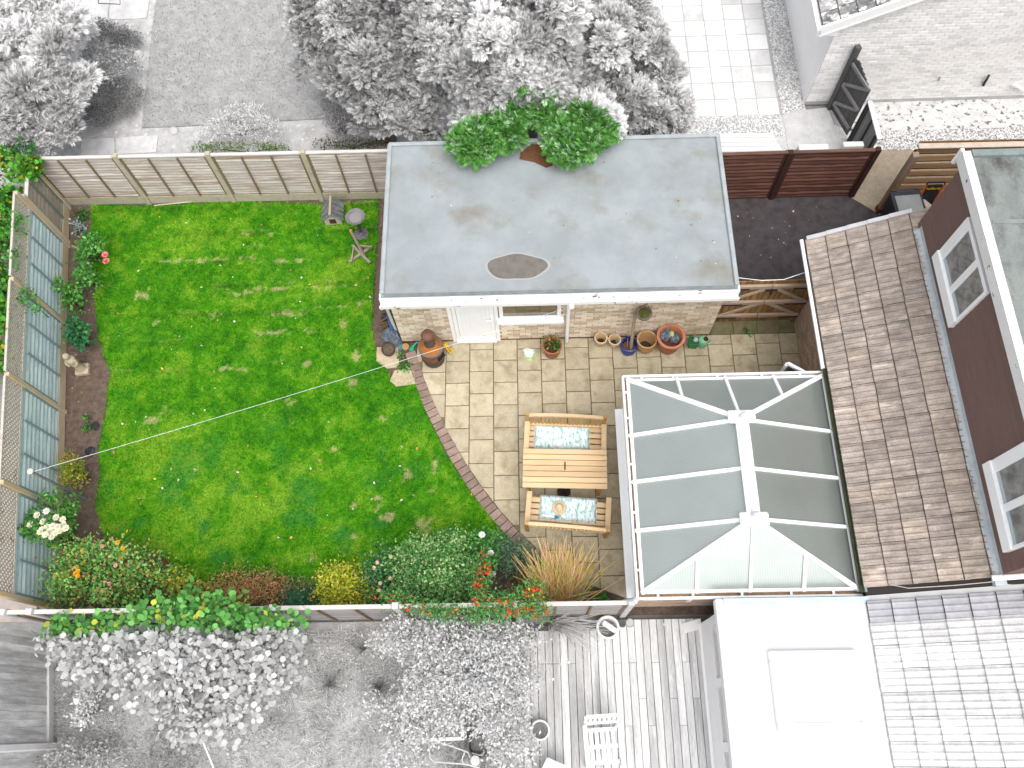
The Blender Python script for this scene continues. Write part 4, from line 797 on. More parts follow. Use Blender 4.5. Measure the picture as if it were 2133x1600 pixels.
def bench(x, y, deg, label):
    r = thing('garden_bench', (x,y,.03), label, 'bench', 'pine benches at the garden table'); T = TR(x,y,.03,deg); L = .69
    for k in range(5): y0 = -.25+k*.105; MB(T).box(-L+.045,L-.045,y0,y0+.082,.40,.422).build('seat_slat', pine, r, bevel=.003)
    for s in (-1,1):
        MB(T).box(s*(L-.02)-.03,s*(L-.02)+.03,-.27,-.21,0,.60).build('front_leg', pine_d, r, bevel=.004)
        MB(T).bar((s*(L-.02),.24,0),(s*(L-.02),.31,.86), .06, .05, (0,1,0)).build('back_leg', pine_d, r, bevel=.004)
        MB(T).box(s*(L-.02)-.045,s*(L-.02)+.045,-.30,.26,.60,.627).build('armrest', pine, r, bevel=.005)
        MB(T).box(s*(L-.02)-.02,s*(L-.02)+.02,-.21,.24,.33,.40).build('side_rail', pine_d, r)
    MB(T).box(-L+.05,L-.05,-.265,-.245,.33,.40).build('front_rail', pine, r); 
    tr = MB(T)
    N2 = 10
    for i in range(N2):
        u0, u1 = -1+2*i/N2, -1+2*(i+1)/N2; f = lambda u: .80+.05*(1-u*u)
        tr.bar((u0*(L-.05),.305,f(u0)),(u1*(L-.05)+.002,.305,f(u1)), .055, .055)
    tr.build('top_rail', pine, r); MB(T).bar((-L+.05,.262,.48),(L-.05,.262,.48), .04, .05).build('lower_rail', pine, r)
    for k in range(19):
        u = -1+2*(k+.5)/19; MB(T).bar((u*(L-.06),.268,.505),(u*(L-.06),.30,.785+.05*(1-u*u)), .036, .014, (0,1,0)).build('back_slat', pine_d, r)
    return r
bench(.565,4.60,-3.6,'pine bench on the far side of the table with its back to the garage'); bench(.565,3.28,180-6.0,'pine bench on the near side of the table with a hat on it')
def cushion(px_, py_, deg, label, sx=.98, sy=.43):
    c = G(px_, py_, .47); T = TR(c.x, c.y, .455, deg); nx, ny = 60, 26; V = []; F = []
    for j in range(ny+1):
        for i in range(nx+1):
            u, v = i/nx, j/ny; e = min(1, 9*min(u,1-u)*sx/sy, 9*min(v,1-v)); tuft = .62+.38*abs(math.sin(u*math.pi*6))**.5*(.75+.25*abs(math.sin(v*math.pi*2))**.5)
            V.append((( u-.5)*sx*(1-.015*math.sin(v*math.pi)), (v-.5)*sy*(1-.03*abs(math.sin(u*math.pi*6))), .085*max(e,0)**.5*tuft))
    n = len(V)
    for j in range(ny):
        for i in range(nx): a = j*(nx+1)+i; F.append((a,a+1,a+nx+2,a+nx+1))
    V += [(-sx/2,-sy/2,0),(sx/2,-sy/2,0),(sx/2,sy/2,0),(-sx/2,sy/2,0)]; F.append((n+3,n+2,n+1,n))
    m = MATS.get('leaf_fabric') or mat('leaf_fabric', (.66,.74,.78), (.74,.80,.83), 5, .9, c3=(.25,.52,.43), s3=17, t3=(.50,.60), stretch=(1.5,.6,1), rot=(0,0,.7), detail=4)
    MB(T).add(V, F).build('bench_cushion', m, smooth=True, label=label, cat='cushion', group='leaf print bench cushions')
cushion(1170,911,-3.6,'leaf print cushion with nothing on it, on the bench nearer the garage'); cushion(1183,1060,-5.2,'leaf print cushion under the straw hat')
hc = G(1165,1058,.56); MB().lathe([(.118,0),(.122,.012),(.112,.022),(.075,.028),(.06,.065),(.03,.08),(.001,.082)], hc, 22, wob=.02).build('straw_hat', mat('straw', (.64,.54,.36), (.54,.43,.27), 30, .8, bump=.4, bscale=80), smooth=True, label='round pale straw hat lying on the bench cushion', cat='hat')
ba, bb = G(1127,1073,.56), G(1163,1078,.56); bt = MB().tube([ba, ba.lerp(bb,.1), ba.lerp(bb,.7), ba.lerp(bb,.78)], [.008,.022,.022,.014], 12); bt.build('spray_bottle', white_m, smooth=True, label='white bottle with blue cap on the bench cushion', cat='bottle')
o = MB().tube([ba.lerp(bb,.78), bb], [.024,.022], 12).build('cap', mat('blue_cap', (.05,.22,.42)), bpy.data.objects['spray_bottle'], smooth=True)

# ================================================================ POTS AND OTHER THINGS ALONG THE GARAGE
def pot(name, p, rt, rb, h, m, label, cat='pot', rim=.02, fill=None, fz=.75, belly=0, group=None, im=None):
    t = thing(name, (p.x,p.y,.025), label, cat, group); c = (p.x,p.y,.025); rm_ = (rt+rb)/2+belly
    MB().lathe([(rb*.9,0),(rb,.01),(rm_,h*.5),(rt-.01,h-.06),(rt,h-.055),(rt+.004,h-.005),(rt-.004,h),(rt-rim,h),(rt-rim-.008,h-.02),(rm_-rim,h*.5),(rb-.015,.03),(.001,.03)], c, 28).build('body', m, t, smooth=True)
    if fill: MB().lathe([(.001,0),((rb+(rt-rb)*fz)-rim-.004,0),((rb+(rt-rb)*fz)-rim-.004,-.004)][::-1], (p.x,p.y,.025+h*fz), 20, wob=.01).build('contents', fill, t)
    return t
cream = mat('cream_clay', (.62,.46,.28), (.54,.39,.22), 8, .7, bump=.1); cob = mat('blue_glaze', (.012,.035,.24), (.01,.025,.17), 7, .25, spec=.6); tanc = mat('tan_clay', (.50,.31,.145), (.42,.25,.11), 6, .75, c3=(.60,.48,.34), s3=4)
terra = mat('terracotta', (.50,.20,.115), (.43,.165,.095), 6, .7, bump=.15); dsoil = mat('pot_soil', (.075,.048,.032), (.045,.03,.02), 30, .95, bump=.8)
pot('plant_pot', G(1252,704,.26), .122, .085, .25, cream, 'cream clay pot farthest left of the two by the wall', fill=dsoil, fz=.3, group='small cream pots')
pot('plant_pot', G(1280.5,707.5,.25), .118, .085, .24, cream, 'cream clay pot with a blue rag in it next to the blue pot', fill=dsoil, fz=.3, group='small cream pots')
c = G(1286,713,.15); MB().lathe([(.03,0),(.035,.02),(.02,.04),(.001,.045)], c, 7, wob=.2).build('rag', mat('blue_rag', (.06,.26,.36)), label='small blue rag inside the second cream pot', cat='rag')
bp_ = pot('plant_pot', G(1311,717,.27), .150, .14, .26, cob, 'dark blue glazed pot holding a wooden post', fill=mat('rust_soil', (.17,.075,.055), (.12,.055,.04), 20, .9), fz=.5, belly=.012)
MB().tube([G(1314,726,.16), GY(1323,648,6.72)], [.030,.028], 8).build('wooden_post', mat('old_post', (.36,.29,.20), (.27,.21,.14), 9, .9, stretch=(1,1,.15)), label='weathered round post standing in the blue pot', cat='post')
MB().tube([G(1306,722,.16), GY(1309,693,6.73)], .008, 6).build('cane', mat('cane', (.42,.24,.14)), label='thin cane leaning in the blue pot', cat='cane')
pot('plant_pot', G(1348,707,.38), .185, .135, .36, tanc, 'tall tan clay pot between blue pot and terracotta pot', fill=dsoil, fz=.12, belly=.025, rim=.022)
pot('plant_pot', G(1398,700,.5), .262, .17, .48, terra, 'largest terracotta pot filled with rubbish bags', rim=.045, fill=mat('pot_dark', (.10,.03,.025)), fz=.6)
bagm = mat('grey_plastic', (.085,.10,.125), (.16,.18,.21), 7, .3, bump=.8, bscale=12, spec=.5)
def lump(name, c, r, h, m, label, cat, seed=0, n=18, parent=None):
    """crumpled soft shape"""
    rd = np.random.default_rng(seed); V = []; F = []; rows = 8
    for j in range(rows+1):
        a = j/rows*math.pi*.5
        for k in range(n):
            t = 2*math.pi*k/n; w = 1+.16*math.sin(3*t+seed)+.10*math.sin(7*t+2*j)+.09*rd.standard_normal()*(j < rows)
            V.append((c.x+r*math.cos(a)*math.cos(t)*w, c.y+r*math.cos(a)*math.sin(t)*w, c.z+h*math.sin(a)*(1+.05*rd.standard_normal())))
    for j in range(rows):
        for k in range(n): F.append((j*n+k, j*n+(k+1)%n, (j+1)*n+(k+1)%n, (j+1)*n+k))
    F.append(tuple(range(n-1,-1,-1))); return MB().add(V, F).build(name, m, parent, label=label, cat=cat)
c = G(1394,700,.34); lump('rubbish_bag', c+Vector((-.06,.02,0)), .13, .14, bagm, 'crumpled grey plastic bag on the left inside the terracotta pot', 'bag', 3)
lump('rubbish_bag', c+Vector((.10,-.05,0)), .10, .12, bagm, 'crumpled grey plastic bag on the right inside the terracotta pot', 'bag', 4)
lump('wrapper', c+Vector((.03,.0,.06)), .055, .10, mat('bright_wrapper', (.62,.66,.66), (.45,.50,.05), 9, .4), 'white and yellow wrapper on top of the terracotta pot', 'wrapper', 5, 9)
grn = mat('green_plastic', (.02,.24,.065), (.015,.19,.05), 5, .4)
c = G(1441,722,.0); gb_ = thing('green_planter', (c.x,c.y,.025), 'bright green plastic tub with a stick beside the watering can', 'tub'); T = TR(c.x,c.y+.02,.028,-6)
MB(T).add([(-.07,-.08,0),(.07,-.08,0),(.07,.06,0),(-.07,.06,0),(-.095,-.10,.22),(.095,-.10,.22),(.095,.08,.22),(-.095,.08,.22)],[(0,3,2,1),(0,1,5,4),(1,2,6,5),(2,3,7,6),(3,0,4,7),(4,5,6,7)]).build('body', grn, gb_, bevel=.004)
MB(T).box(-.085,.085,-.085,.065,.2202,.223).build('opening', mat('dark_green', (.012,.10,.035)), gb_); MB(T).tube([(0,0,.22),(-.02,.06,.45)], .011, 7).build('stick', mat('cane2', (.45,.25,.10)), gb_)
MB(T).lathe([(.001,.02),(.045,.02),(.05,.0)][::-1], (.03,.0,.23), 12).build('scoop', mat('scoop_grey', (.35,.4,.45)), gb_)
c = G(1463,712,.12); wc = thing('watering_can', (c.x,c.y,.025), 'mint green plastic watering can at the end of the pot row', 'watering can'); mint = mat('mint_plastic', (.20,.44,.27), (.17,.39,.24), 5, .4)
MB().lathe([(.08,0),(.10,.01),(.105,.12),(.09,.19),(.06,.215)], (c.x,c.y,.025), 20).build('body', mint, wc, smooth=True)
MB().lathe([(.03,0),(.045,.004),(.048,.006),(.001,.006)], (c.x+.045,c.y,.237), 14).build('mouth', mat('can_dark', (.05,.015,.015)), wc)
MB().tube([(c.x+.06,c.y,.23),(c.x+.13,c.y,.22),(c.x+.14,c.y,.14),(c.x+.10,c.y,.06)], .012, 8).build('handle', mint, wc, smooth=True); MB().tube([(c.x-.08,c.y,.08),(c.x-.19,c.y+.03,.24)], [.022,.012], 8).build('spout', mint, wc, smooth=True)
pp = G(1150,719,.35); pot('plant_pot', pp, .185, .14, .33, mat('red_clay', (.34,.135,.07), (.27,.105,.055), 6, .75), 'terracotta pot with straggly green plant below the garage window', fill=dsoil, fz=.8, rim=.022)
c = G(1103,741,.02); lump('plastic_dish', c, .11, .05, mat('pale_green', (.40,.56,.24), (.34,.5,.2), 6, .4), 'pale green dish wrapped in clear film on the patio', 'dish', 6, 14)
lump('film', c+Vector((-.01,.05,.035)), .10, .05, mat('clear_film', (.70,.76,.76), (.6,.68,.66), 8, .25, bump=.6, bscale=20), 'crumpled clear film over the green dish', 'film', 7, 12)
# hanging basket
c = GY(1342,653,6.62); hb = thing('hanging_basket', (c.x,c.y,c.z-.14), 'mossy hanging basket on a dark bracket on the garage wall', 'basket')
MB().lathe([(.02,-.14),(.09,-.11),(.13,-.04),(.138,0),(.14,.012),(.128,.012)], c, 20).build('bowl', mat('wicker_grey', (.20,.17,.17), (.13,.11,.11), 20, .9, bump=.6), hb, smooth=True)
MB().lathe([(.001,.045),(.07,.035),(.127,.0)][::-1], c, 18, wob=.02).build('moss', mat('moss', (.11,.115,.02), (.07,.08,.012), 30, .95, bump=.9), hb)
for a in (0,2.1,4.2): MB().tube([(c.x+.13*math.cos(a),c.y+.13*math.sin(a),c.z),(c.x,c.y,c.z+.38)], .004, 5).build('chain', blk, hb)
MB().tube([(c.x,c.y,c.z+.38),(c.x,6.60,c.z+.44),(c.x,6.79,c.z+.46),(c.x,6.79,c.z+.30)], .009, 6).build('bracket', blk, hb)
# chiminea
c = G(905,749,.0); ch = thing('chiminea', (c.x,c.y,.025), 'rusty iron chiminea with domed cap by the garage door', 'chiminea')
rust = mat('rust', (.27,.095,.025), (.12,.065,.042), 5, .85, bump=.5, bscale=40, c3=(.10,.085,.075), s3=3, t3=(.5,.66)); rsd = mat('rust_dark', (.105,.088,.072), (.075,.055,.042), 7, .85, bump=.4, c3=(.16,.07,.03), s3=4)
C = Vector((c.x,c.y,.025))
MB().lathe([(.16,0),(.20,.02),(.215,.12),(.22,.30)], C, 28).build('base_drum', rsd, ch, smooth=True)
MB().lathe([(.221,.30),(.226,.42),(.22,.54)], C, 28).build('fire_drum', rust, ch, smooth=True)
MB().lathe([(.22,.54),(.236,.555),(.236,.575),(.20,.59)], C, 28).build('collar', mat('rust_grey', (.17,.135,.13), (.13,.095,.085), 8, .7), ch, smooth=True)
MB().lathe([(.20,.59),(.13,.68),(.105,.70)], C, 28).build('shoulder', mat('orange_rust', (.40,.145,.02), (.30,.11,.025), 6, .85, bump=.4, c3=(.15,.09,.07), s3=3, t3=(.55,.7)), ch, smooth=True)
MB().lathe([(.108,.70),(.10,.72),(.085,.78),(.082,1.02)], C, 20).build('flue', rsd, ch, smooth=True)
MB().lathe([(.118,1.02),(.122,1.035),(.105,1.075),(.06,1.105),(.015,1.115),(.012,1.13),(.001,1.135)], C, 24).build('cap', mat('rust_cap', (.185,.085,.05), (.14,.07,.05), 5, .7, c3=(.26,.20,.18), s3=2.5, t3=(.6,.7)), ch, smooth=True)
a = rad(-38); MB(Matrix.Translation(C) @ Matrix.Rotation(a,4,'Z')).box(.19,.235,-.08,.08,.33,.46).build('mouth', mat('soot', (.012,.011,.011)), ch)
MB(Matrix.Translation(C) @ Matrix.Rotation(a,4,'Z')).tube([(.225,-.11,.30),(.245,0,.31),(.225,.11,.30)], .012, 6).build('mouth_lip', rsd, ch)
yl = mat('yellow_plastic', (.68,.44,.01), (.6,.38,.01), 5, .4)
a, b = G(927,719,.08), G(940,733,.05); yt = thing('yellow_tool', tuple(a), 'small yellow plastic tool lying beside the chiminea', 'tool'); t = (b-a).normalized(); n = Vector((-t.y,t.x,0))
MB().lathe([(.03,-.04),(.055,-.02),(.055,.03),(.035,.05),(.001,.055)], a, 14).build('head', yl, yt, smooth=True)
for s in (-1,1): MB().tube([a+n*s*.02, b+n*s*.028], [.02,.016], 8).build('prong', yl, yt, smooth=True)
MB().tube([b-n*.05, b+n*.05], .014, 8).build('crossbar', yl, yt)
# clutter at the garage corner
lump('refuse_sack', G(821,706,0), .19, .42, mat('sack', (.10,.125,.165), (.17,.20,.245), 6, .3, bump=.9, bscale=9, spec=.5), 'grey blue refuse sack slumped at the garage corner', 'bag', 11, 22)
lump('refuse_sack', G(806,663,0), .10, .20, mat('black_sack', (.025,.028,.034), (.05,.055,.065), 6, .35, bump=.9, bscale=12), 'black sack on the twig pile beside the garage', 'bag', 12, 16)
pot('planter_bowl', G(809,728,.12), .13, .11, .13, mat('dark_bowl', (.085,.05,.04), (.06,.038,.03), 9, .85), 'dark round planter bowl with dead plants on the slab', fill=mat('dead_soil', (.16,.12,.085), (.08,.06,.04), 22, .95, bump=.9, c3=(.10,.16,.03), s3=12, t3=(.62,.7)), fz=.9)
lump('cloth', G(834,723,.0), .06, .08, mat('teal_cloth', (.10,.27,.30), (.07,.2,.23), 14, .9, bump=.8, bscale=25), 'balled teal cloth by the planter bowl', 'cloth', 13, 12)
MB().lathe([(.07,0),(.075,.015),(.07,.03),(.001,.034)], G(845,723,.02), 9, wob=.06).build('flat_stone', mat('tan_stone', (.44,.27,.11), (.38,.23,.09), 8, .9), label='flat tan stone between teal cloth and green trowel', cat='stone')
a = G(856,730,.03); tm = mat('mint_green', (.03,.42,.24), (.02,.36,.2), 5, .4); tw = thing('hand_trowel', tuple(a), 'mint green hand trowel lying by the chiminea', 'trowel')
MB().prism(px([(852,728),(860,720),(863,722),(862,730),(856,733)], .03), .03, .05).build('blade', tm, tw); MB().tube([G(861,721,.05), G(866,715,.07), G(870,713,.06)], .018, 8).build('handle', tm, tw, smooth=True)
rd = random.Random(9); tw_ = MB()
for k in range(90):
    y = rd.uniform(6.85,7.55); x = -2.72+rd.uniform(-.11,.13); l = rd.uniform(.1,.3); a = rd.gauss(.8,.6); z = rd.uniform(.02,.22); tw_.tube([(x-l/2*math.cos(a),y-l/2*math.sin(a),z),(x+l/2*math.cos(a),y+l/2*math.sin(a),z+rd.uniform(-.04,.08))], .009, 4)
tw_.build('twig_pile', mat('twigs', (.13,.08,.055), (.20,.13,.09), 9, .95), label='pile of dark twigs against the garage side wall', cat='twigs', kind='stuff')
MB().bar((-2.60,6.80,.05),(-2.58,6.95,1.0), .06, .03).build('blue_board', mat('blue_strip', (.05,.12,.28)), label='narrow blue board leaning in the garage corner', cat='board')

# ================================================================ ON THE LAWN
c = G(697,452,0); bh = thing('bird_house', (c.x,c.y,0), 'small wooden hutch with grey slatted pitched roof on the lawn', 'hutch'); T = TR(c.x,c.y,0,2)
hw = mat('hutch_white', (.52,.48,.44), (.42,.38,.34), 9, .9); hs_ = [mat('hutch_roof_%d' % i, cc, tuple(v*.65 for v in cc), 12, .9, rnd=.12, bump=.4, stretch=(.2,1,1), c3=(.36,.32,.27), s3=8) for i, cc in enumerate(((.17,.19,.185),(.13,.15,.15)))]
MB(T).add([(-.17,-.19,0),(.17,-.19,0),(.17,-.19,.20),(0,-.19,.36),(-.17,-.19,.20),(-.17,.19,0),(.17,.19,0),(.17,.19,.20),(0,.19,.36),(-.17,.19,.20)],[(0,1,2,3,4),(9,8,7,6,5),(0,4,9,5),(1,6,7,2),(2,7,8,3),(4,3,8,9)]).build('body', hw, bh)
MB(T).box(-.065,.065,-.20,-.188,.06,.20).build('opening', mat('hutch_dark', (.075,.03,.015)), bh)
for s in (-1,1):
    for k in range(8): y0 = -.225+k*.056; MB(T).sheet([(0,y0,.395),(s*.225,y0,.185),(s*.225,y0+.052,.185),(0,y0+.052,.395)], .016).build('roof_slat', hs_[k % 2], bh)
MB(T).bar((0,-.23,.405),(0,.23,.405), .045, .02).build('ridge_board', mat('hutch_ridge', (.40,.32,.25), (.32,.25,.2), 8, .9), bh)
c = G(753,488,0); bb_ = thing('bird_bath', (c.x,c.y,0), 'grey iron bird bath with a round dish on the lawn', 'bird bath'); im = mat('grey_iron', (.20,.195,.20), (.14,.135,.14), 9, .6, bump=.2)
MB().lathe([(.145,0),(.15,.012),(.11,.035),(.05,.06),(.035,.09)], c, 24).build('foot', mat('iron_lattice', (.045,.04,.042), (.24,.235,.24), 34, .6, bump=.5, bscale=30), bb_, smooth=True)
MB().lathe([(.03,.06),(.026,.2),(.034,.3),(.022,.4),(.03,.56)], c, 14).build('stem', mat('iron_dark', (.09,.075,.07)), bb_, smooth=True)
MB().lathe([(.03,.55),(.14,.57),(.185,.62),(.195,.635),(.18,.632),(.13,.595),(.001,.585)], c, 30).build('dish', im, bb_, smooth=True)
MB().lathe([(.125,0),(.001,.0008)], (c.x,c.y,.597), 24).build('water', mat('still_water', (.23,.235,.26), (.28,.25,.22), 6, .06, spec=.6), bb_)
tl = thing('wooden_trestle', tuple(G(752,530)), 'weathered crossed timber stand with a pole on the lawn', 'stand'); tm_ = mat('trestle_wood', (.34,.285,.235), (.26,.21,.17), 9, .9, stretch=(.3,.3,1), bump=.3)
for a, b, w_ in ((G(727,546,.02),G(775,513,.10),.055),(G(734,511,.05),G(771,548,.03),.055),(G(732,546,.05),G(737,515,.20),.03),(G(745,511,.24),G(772,515,.16),.03)): MB().bar(a, b, w_, .05).build('rail', tm_, tl, bevel=.005)
MB().tube([G(758,532,.04), G(731,482,.62)], [.03,.026], 8).build('pole', tm_, tl); a = G(731,482,.62); MB().tube([a-Vector((.0,.004,.012)), a+Vector((-.002,.012,.03))], .029, 8).build('pole_end', mat('cut_end', (.52,.24,.12)), tl)
c = G(175,772,0); su = thing('garden_statue', (c.x,c.y,0), 'pale stone cherub statue on a square plinth in the left bed', 'statue'); stm = mat('pale_stone', (.50,.44,.31), (.40,.345,.235), 9, .9, bump=.5, bscale=30, c3=(.30,.26,.17), s3=5)
MB(TR(c.x,c.y,0,6)).box(-.125,.125,-.115,.115,0,.10).build('plinth', stm, su, bevel=.012)
P_ = [(.001,.08),(.085,.10),(.078,.18),(.064,.25),(.07,.31),(.085,.36),(.076,.40),(.082,.46),(.088,.51),(.07,.555),(.034,.575),(.03,.595),(.052,.62),(.062,.655),(.056,.69),(.03,.715),(.001,.72)]
fig = MB(); fig.lathe(P_, c, 18, wob=.05); fig.build('figure', stm, su, smooth=True)
for s in (-1,1): MB().tube([(c.x+s*.075,c.y-.0,.52),(c.x+s*.105,c.y-.05,.44),(c.x+s*.05,c.y-.09,.40)], [.026,.022,.018], 8).build('arm', stm, su, smooth=True)
# washing line
c = G(180,1040,0); wp = thing('line_post', (c.x,c.y,0), 'slim grey washing line post in the left bed', 'post'); top = Vector((c.x,c.y,1.74))
MB().tube([c-Vector((0,0,.05)), top], .024, 10).build('pole', mat('galvanised', (.20,.23,.24), (.15,.17,.18), 6, .5), wp, smooth=True); MB().lathe([(.03,0),(.045,.02),(.05,.04),(.04,.055),(.001,.06)], top, 12).build('cap', mat('post_cap', (.66,.56,.50)), wp, smooth=True)
end = Vector((.66,6.70,1.46)); lp = [top.lerp(end, i/24)-Vector((0,0,.34*4*(i/24)*(1-i/24)*.30)) for i in range(25)]
MB().tube(lp, .0032, 6).build('washing_line', mat('line_white', (.74,.78,.80)), label='white washing line stretched over the lawn to the garage', cat='line')
for k, (u, cc) in enumerate(((.83,(.62,.68,.85)),(.955,(.20,.32,.62)),(.93,(.5,.6,.8)))):
    p = top.lerp(end, u)-Vector((0,0,.34*4*u*(1-u)*.30)); MB().bar(p+Vector((0,0,.03)), p-Vector((0,0,.05)), .018, .012).build('clothes_peg', mat('peg_%d' % k, cc), label=('pale blue peg on the line above the chiminea','dark blue peg on the line by the garage window','light peg on the line beside the downpipe')[k], cat='peg')
# loose cane along the back fence
MB().tube([G(322,428,.02), G(400,420,.03), G(470,408,.06)], .012, 6).build('cane', mat('pale_cane', (.56,.50,.38)), label='long pale cane lying at the foot of the back fence', cat='cane')
for a, b, lab in ((198,888,'scrap of black sheeting at the bed edge, larger one'),(188,940,'scrap of black sheeting at the bed edge, smaller one')):
    c = G(a, b); lump('plastic_sheet', c, .09, .03, mat('black_sheet', (.035,.035,.042), (.02,.02,.025), 8, .4, bump=.8, bscale=15), lab, 'sheet', a, 9)

# ================================================================ SIDE YARD
c = G(1893,428,1.0); wb_ = thing('wheeled_bin', (c.x,c.y,0), 'black wheeled bin with a grey lid beside the timber post', 'bin'); T = TR(c.x,c.y-.05,0,3); bk = mat('bin_black', (.022,.024,.03), (.03,.032,.04), 6, .5)
MB(T).add([(-.23,-.28,.08),(.23,-.28,.08),(.23,.26,.08),(-.23,.26,.08),(-.28,-.35,.98),(.28,-.35,.98),(.28,.35,.98),(-.28,.35,.98)],[(0,3,2,1),(0,1,5,4),(1,2,6,5),(2,3,7,6),(3,0,4,7),(4,5,6,7)]).build('body', bk, wb_, bevel=.015)
MB(T).box(-.29,.29,-.36,.36,.985,1.03).build('rim', bk, wb_, bevel=.01); MB(T).box(-.235,.235,-.34,.25,1.031,1.055).build('lid', mat('bin_lid', (.23,.25,.24), (.2,.215,.21), 4, .6), wb_, bevel=.01)
MB(T).tube([(-.25,.40,1.0),(.25,.40,1.0)], .018, 8).build('handle', bk, wb_)
for s in (-1,1): MB(T).tube([(s*.20,.28,.09),(s*.26,.28,.09)], .09, 14).build('wheel', bk, wb_)
MB(T).box(-.40,-.30,-.30,-.12,.0,.30).build('side_pocket', mat('tan_label', (.42,.34,.14)), wb_)
a, b = G(1930,385,1.12), G(1969,385,1.12); b.y = a.y; hd = thing('hand_truck', (a.x,a.y,0), 'orange folding hand truck with black panel against the slatted fence', 'hand truck'); og = mat('orange_steel', (.80,.16,.02), (.72,.13,.02), 5, .4)
for p in (a, b): MB().tube([p-Vector((0,.12,1.0)), p], .018, 8).build('rail', og, hd)
MB().tube([a, a+Vector((.02,.02,.04)), b+Vector((-.02,.02,.04)), b], .018, 8).build('grip', mat('grip_black', (.02,.018,.024)), hd)
m_ = (a+b)/2; wdt = (b-a).length; MB().add([(a.x+.03,a.y-.006,1.10),(b.x-.03,a.y-.006,1.10),(b.x-.03,a.y-.075,.55),(a.x+.03,a.y-.075,.55),(a.x+.03,a.y+.02,1.10),(b.x-.03,a.y+.02,1.10),(b.x-.03,a.y-.05,.55),(a.x+.03,a.y-.05,.55)],[(0,3,2,1),(4,5,6,7),(0,1,5,4),(2,3,7,6),(1,2,6,5),(3,0,4,7)]).build('panel', MATS['grip_black'], hd)
for p in (a, b): MB().tube([p-Vector((.03,.20,1.02)), p-Vector((-.03,.20,1.02))], .08, 12).build('wheel', bk, hd)
MB().box(a.x-.02,b.x+.02,a.y-.34,a.y-.12,.03,.05).build('toe_plate', og, hd)
fc = bpy.data.curves.new('lettering', 'FONT'); fc.body = 'halfords'; fc.size = .085; fc.align_x = 'CENTER'; fc.extrude = .001
fo = bpy.data.objects.new('tmp_text', fc); COL.objects.link(fo); dg = bpy.context.evaluated_depsgraph_get(); dg.update(); tme = bpy.data.meshes.new_from_object(fo.evaluated_get(dg)); bpy.data.objects.remove(fo)
tme.materials.clear(); tme.materials.append(mat('yellow_print', (.85,.48,.01))); up = Vector((0,.07,.55)).normalized(); nn = Vector((1,0,0)).cross(up)
M = Matrix.Translation(Vector((m_.x, a.y-.012-.0075-.008, 1.00))) @ Matrix(((1,0,0,0),(0,up.y,nn.y,0),(0,up.z,nn.z,0),(0,0,0,1))); inst('lettering', tme, M, hd)
c = G(1917,426,.75); lump('cardboard_box', c-Vector((0,0,.05)), .17, .10, mat('wet_card', (.46,.40,.33), (.38,.32,.26), 5, .9), 'crumpled pale cardboard on the bin beside the roof edge', 'box', 21, 7)
MB(TR(c.x-.12,c.y-.06,c.z-.06,20)).box(-.09,.09,-.05,.05,0,.08).build('carton', mat('white_card', (.72,.71,.69)), label='small white carton by the crumpled cardboard', cat='carton', bevel=.004)
MB(TR(*G(1780,296,.9)[:2],.5,0)).box(-.20,.20,-.06,.06,0,.35).build('crate', mat('crate_pale', (.70,.72,.68), (.6,.62,.58), 12, .6), label='pale plastic crate behind the brown fence by the dark panel', cat='crate', bevel=.01)
MB(TR(*G(1697,303,.6)[:2],.2,0)).box(-.30,.30,-.06,.08,0,.35).build('storage_tub', mat('tub_white', (.74,.76,.76), (.68,.7,.7), 5, .5), label='long white storage tub behind the brown fence', cat='tub', bevel=.015)
MB(TR(*G(1651,313,.5)[:2],.0,0)).box(-.12,.12,-.06,.06,0,.45).build('caddy', mat('caddy_green', (.10,.14,.11)), label='small dark green caddy behind the brown fence', cat='bin', bevel=.01)
pl = thing('plank_platform', tuple(G(1565,300)), 'whitened plank platform behind the brown fence next to the garage', 'platform'); A_ = [G(1480,278,.3), G(1608,277,.3), G(1640,332,.3), G(1480,335,.3)]
for k in range(6):
    u0, u1 = k/6+.01, (k+1)/6-.01; MB().sheet([tuple(A_[0].lerp(A_[3],u0)), tuple(A_[1].lerp(A_[2],u0)), tuple(A_[1].lerp(A_[2],u1)), tuple(A_[0].lerp(A_[3],u1))], .03).build('plank', mat('white_plank', (.80,.79,.81), (.70,.69,.72), 6, .8, rnd=.08), pl)
for p in A_: MB().bar((p.x,p.y,0),(p.x,p.y,.28), .06, .06).build('leg', MATS['white_plank'], pl)
fr = MB().tube([G(205,-20,.3), G(205,7,.3), G(250,9,.3), G(250,-20,.3)], .012, 6); fr.build('metal_frame', mat('dark_metal', (.08,.08,.08)), label='thin dark metal frame on the concrete slab at top left', cat='frame')

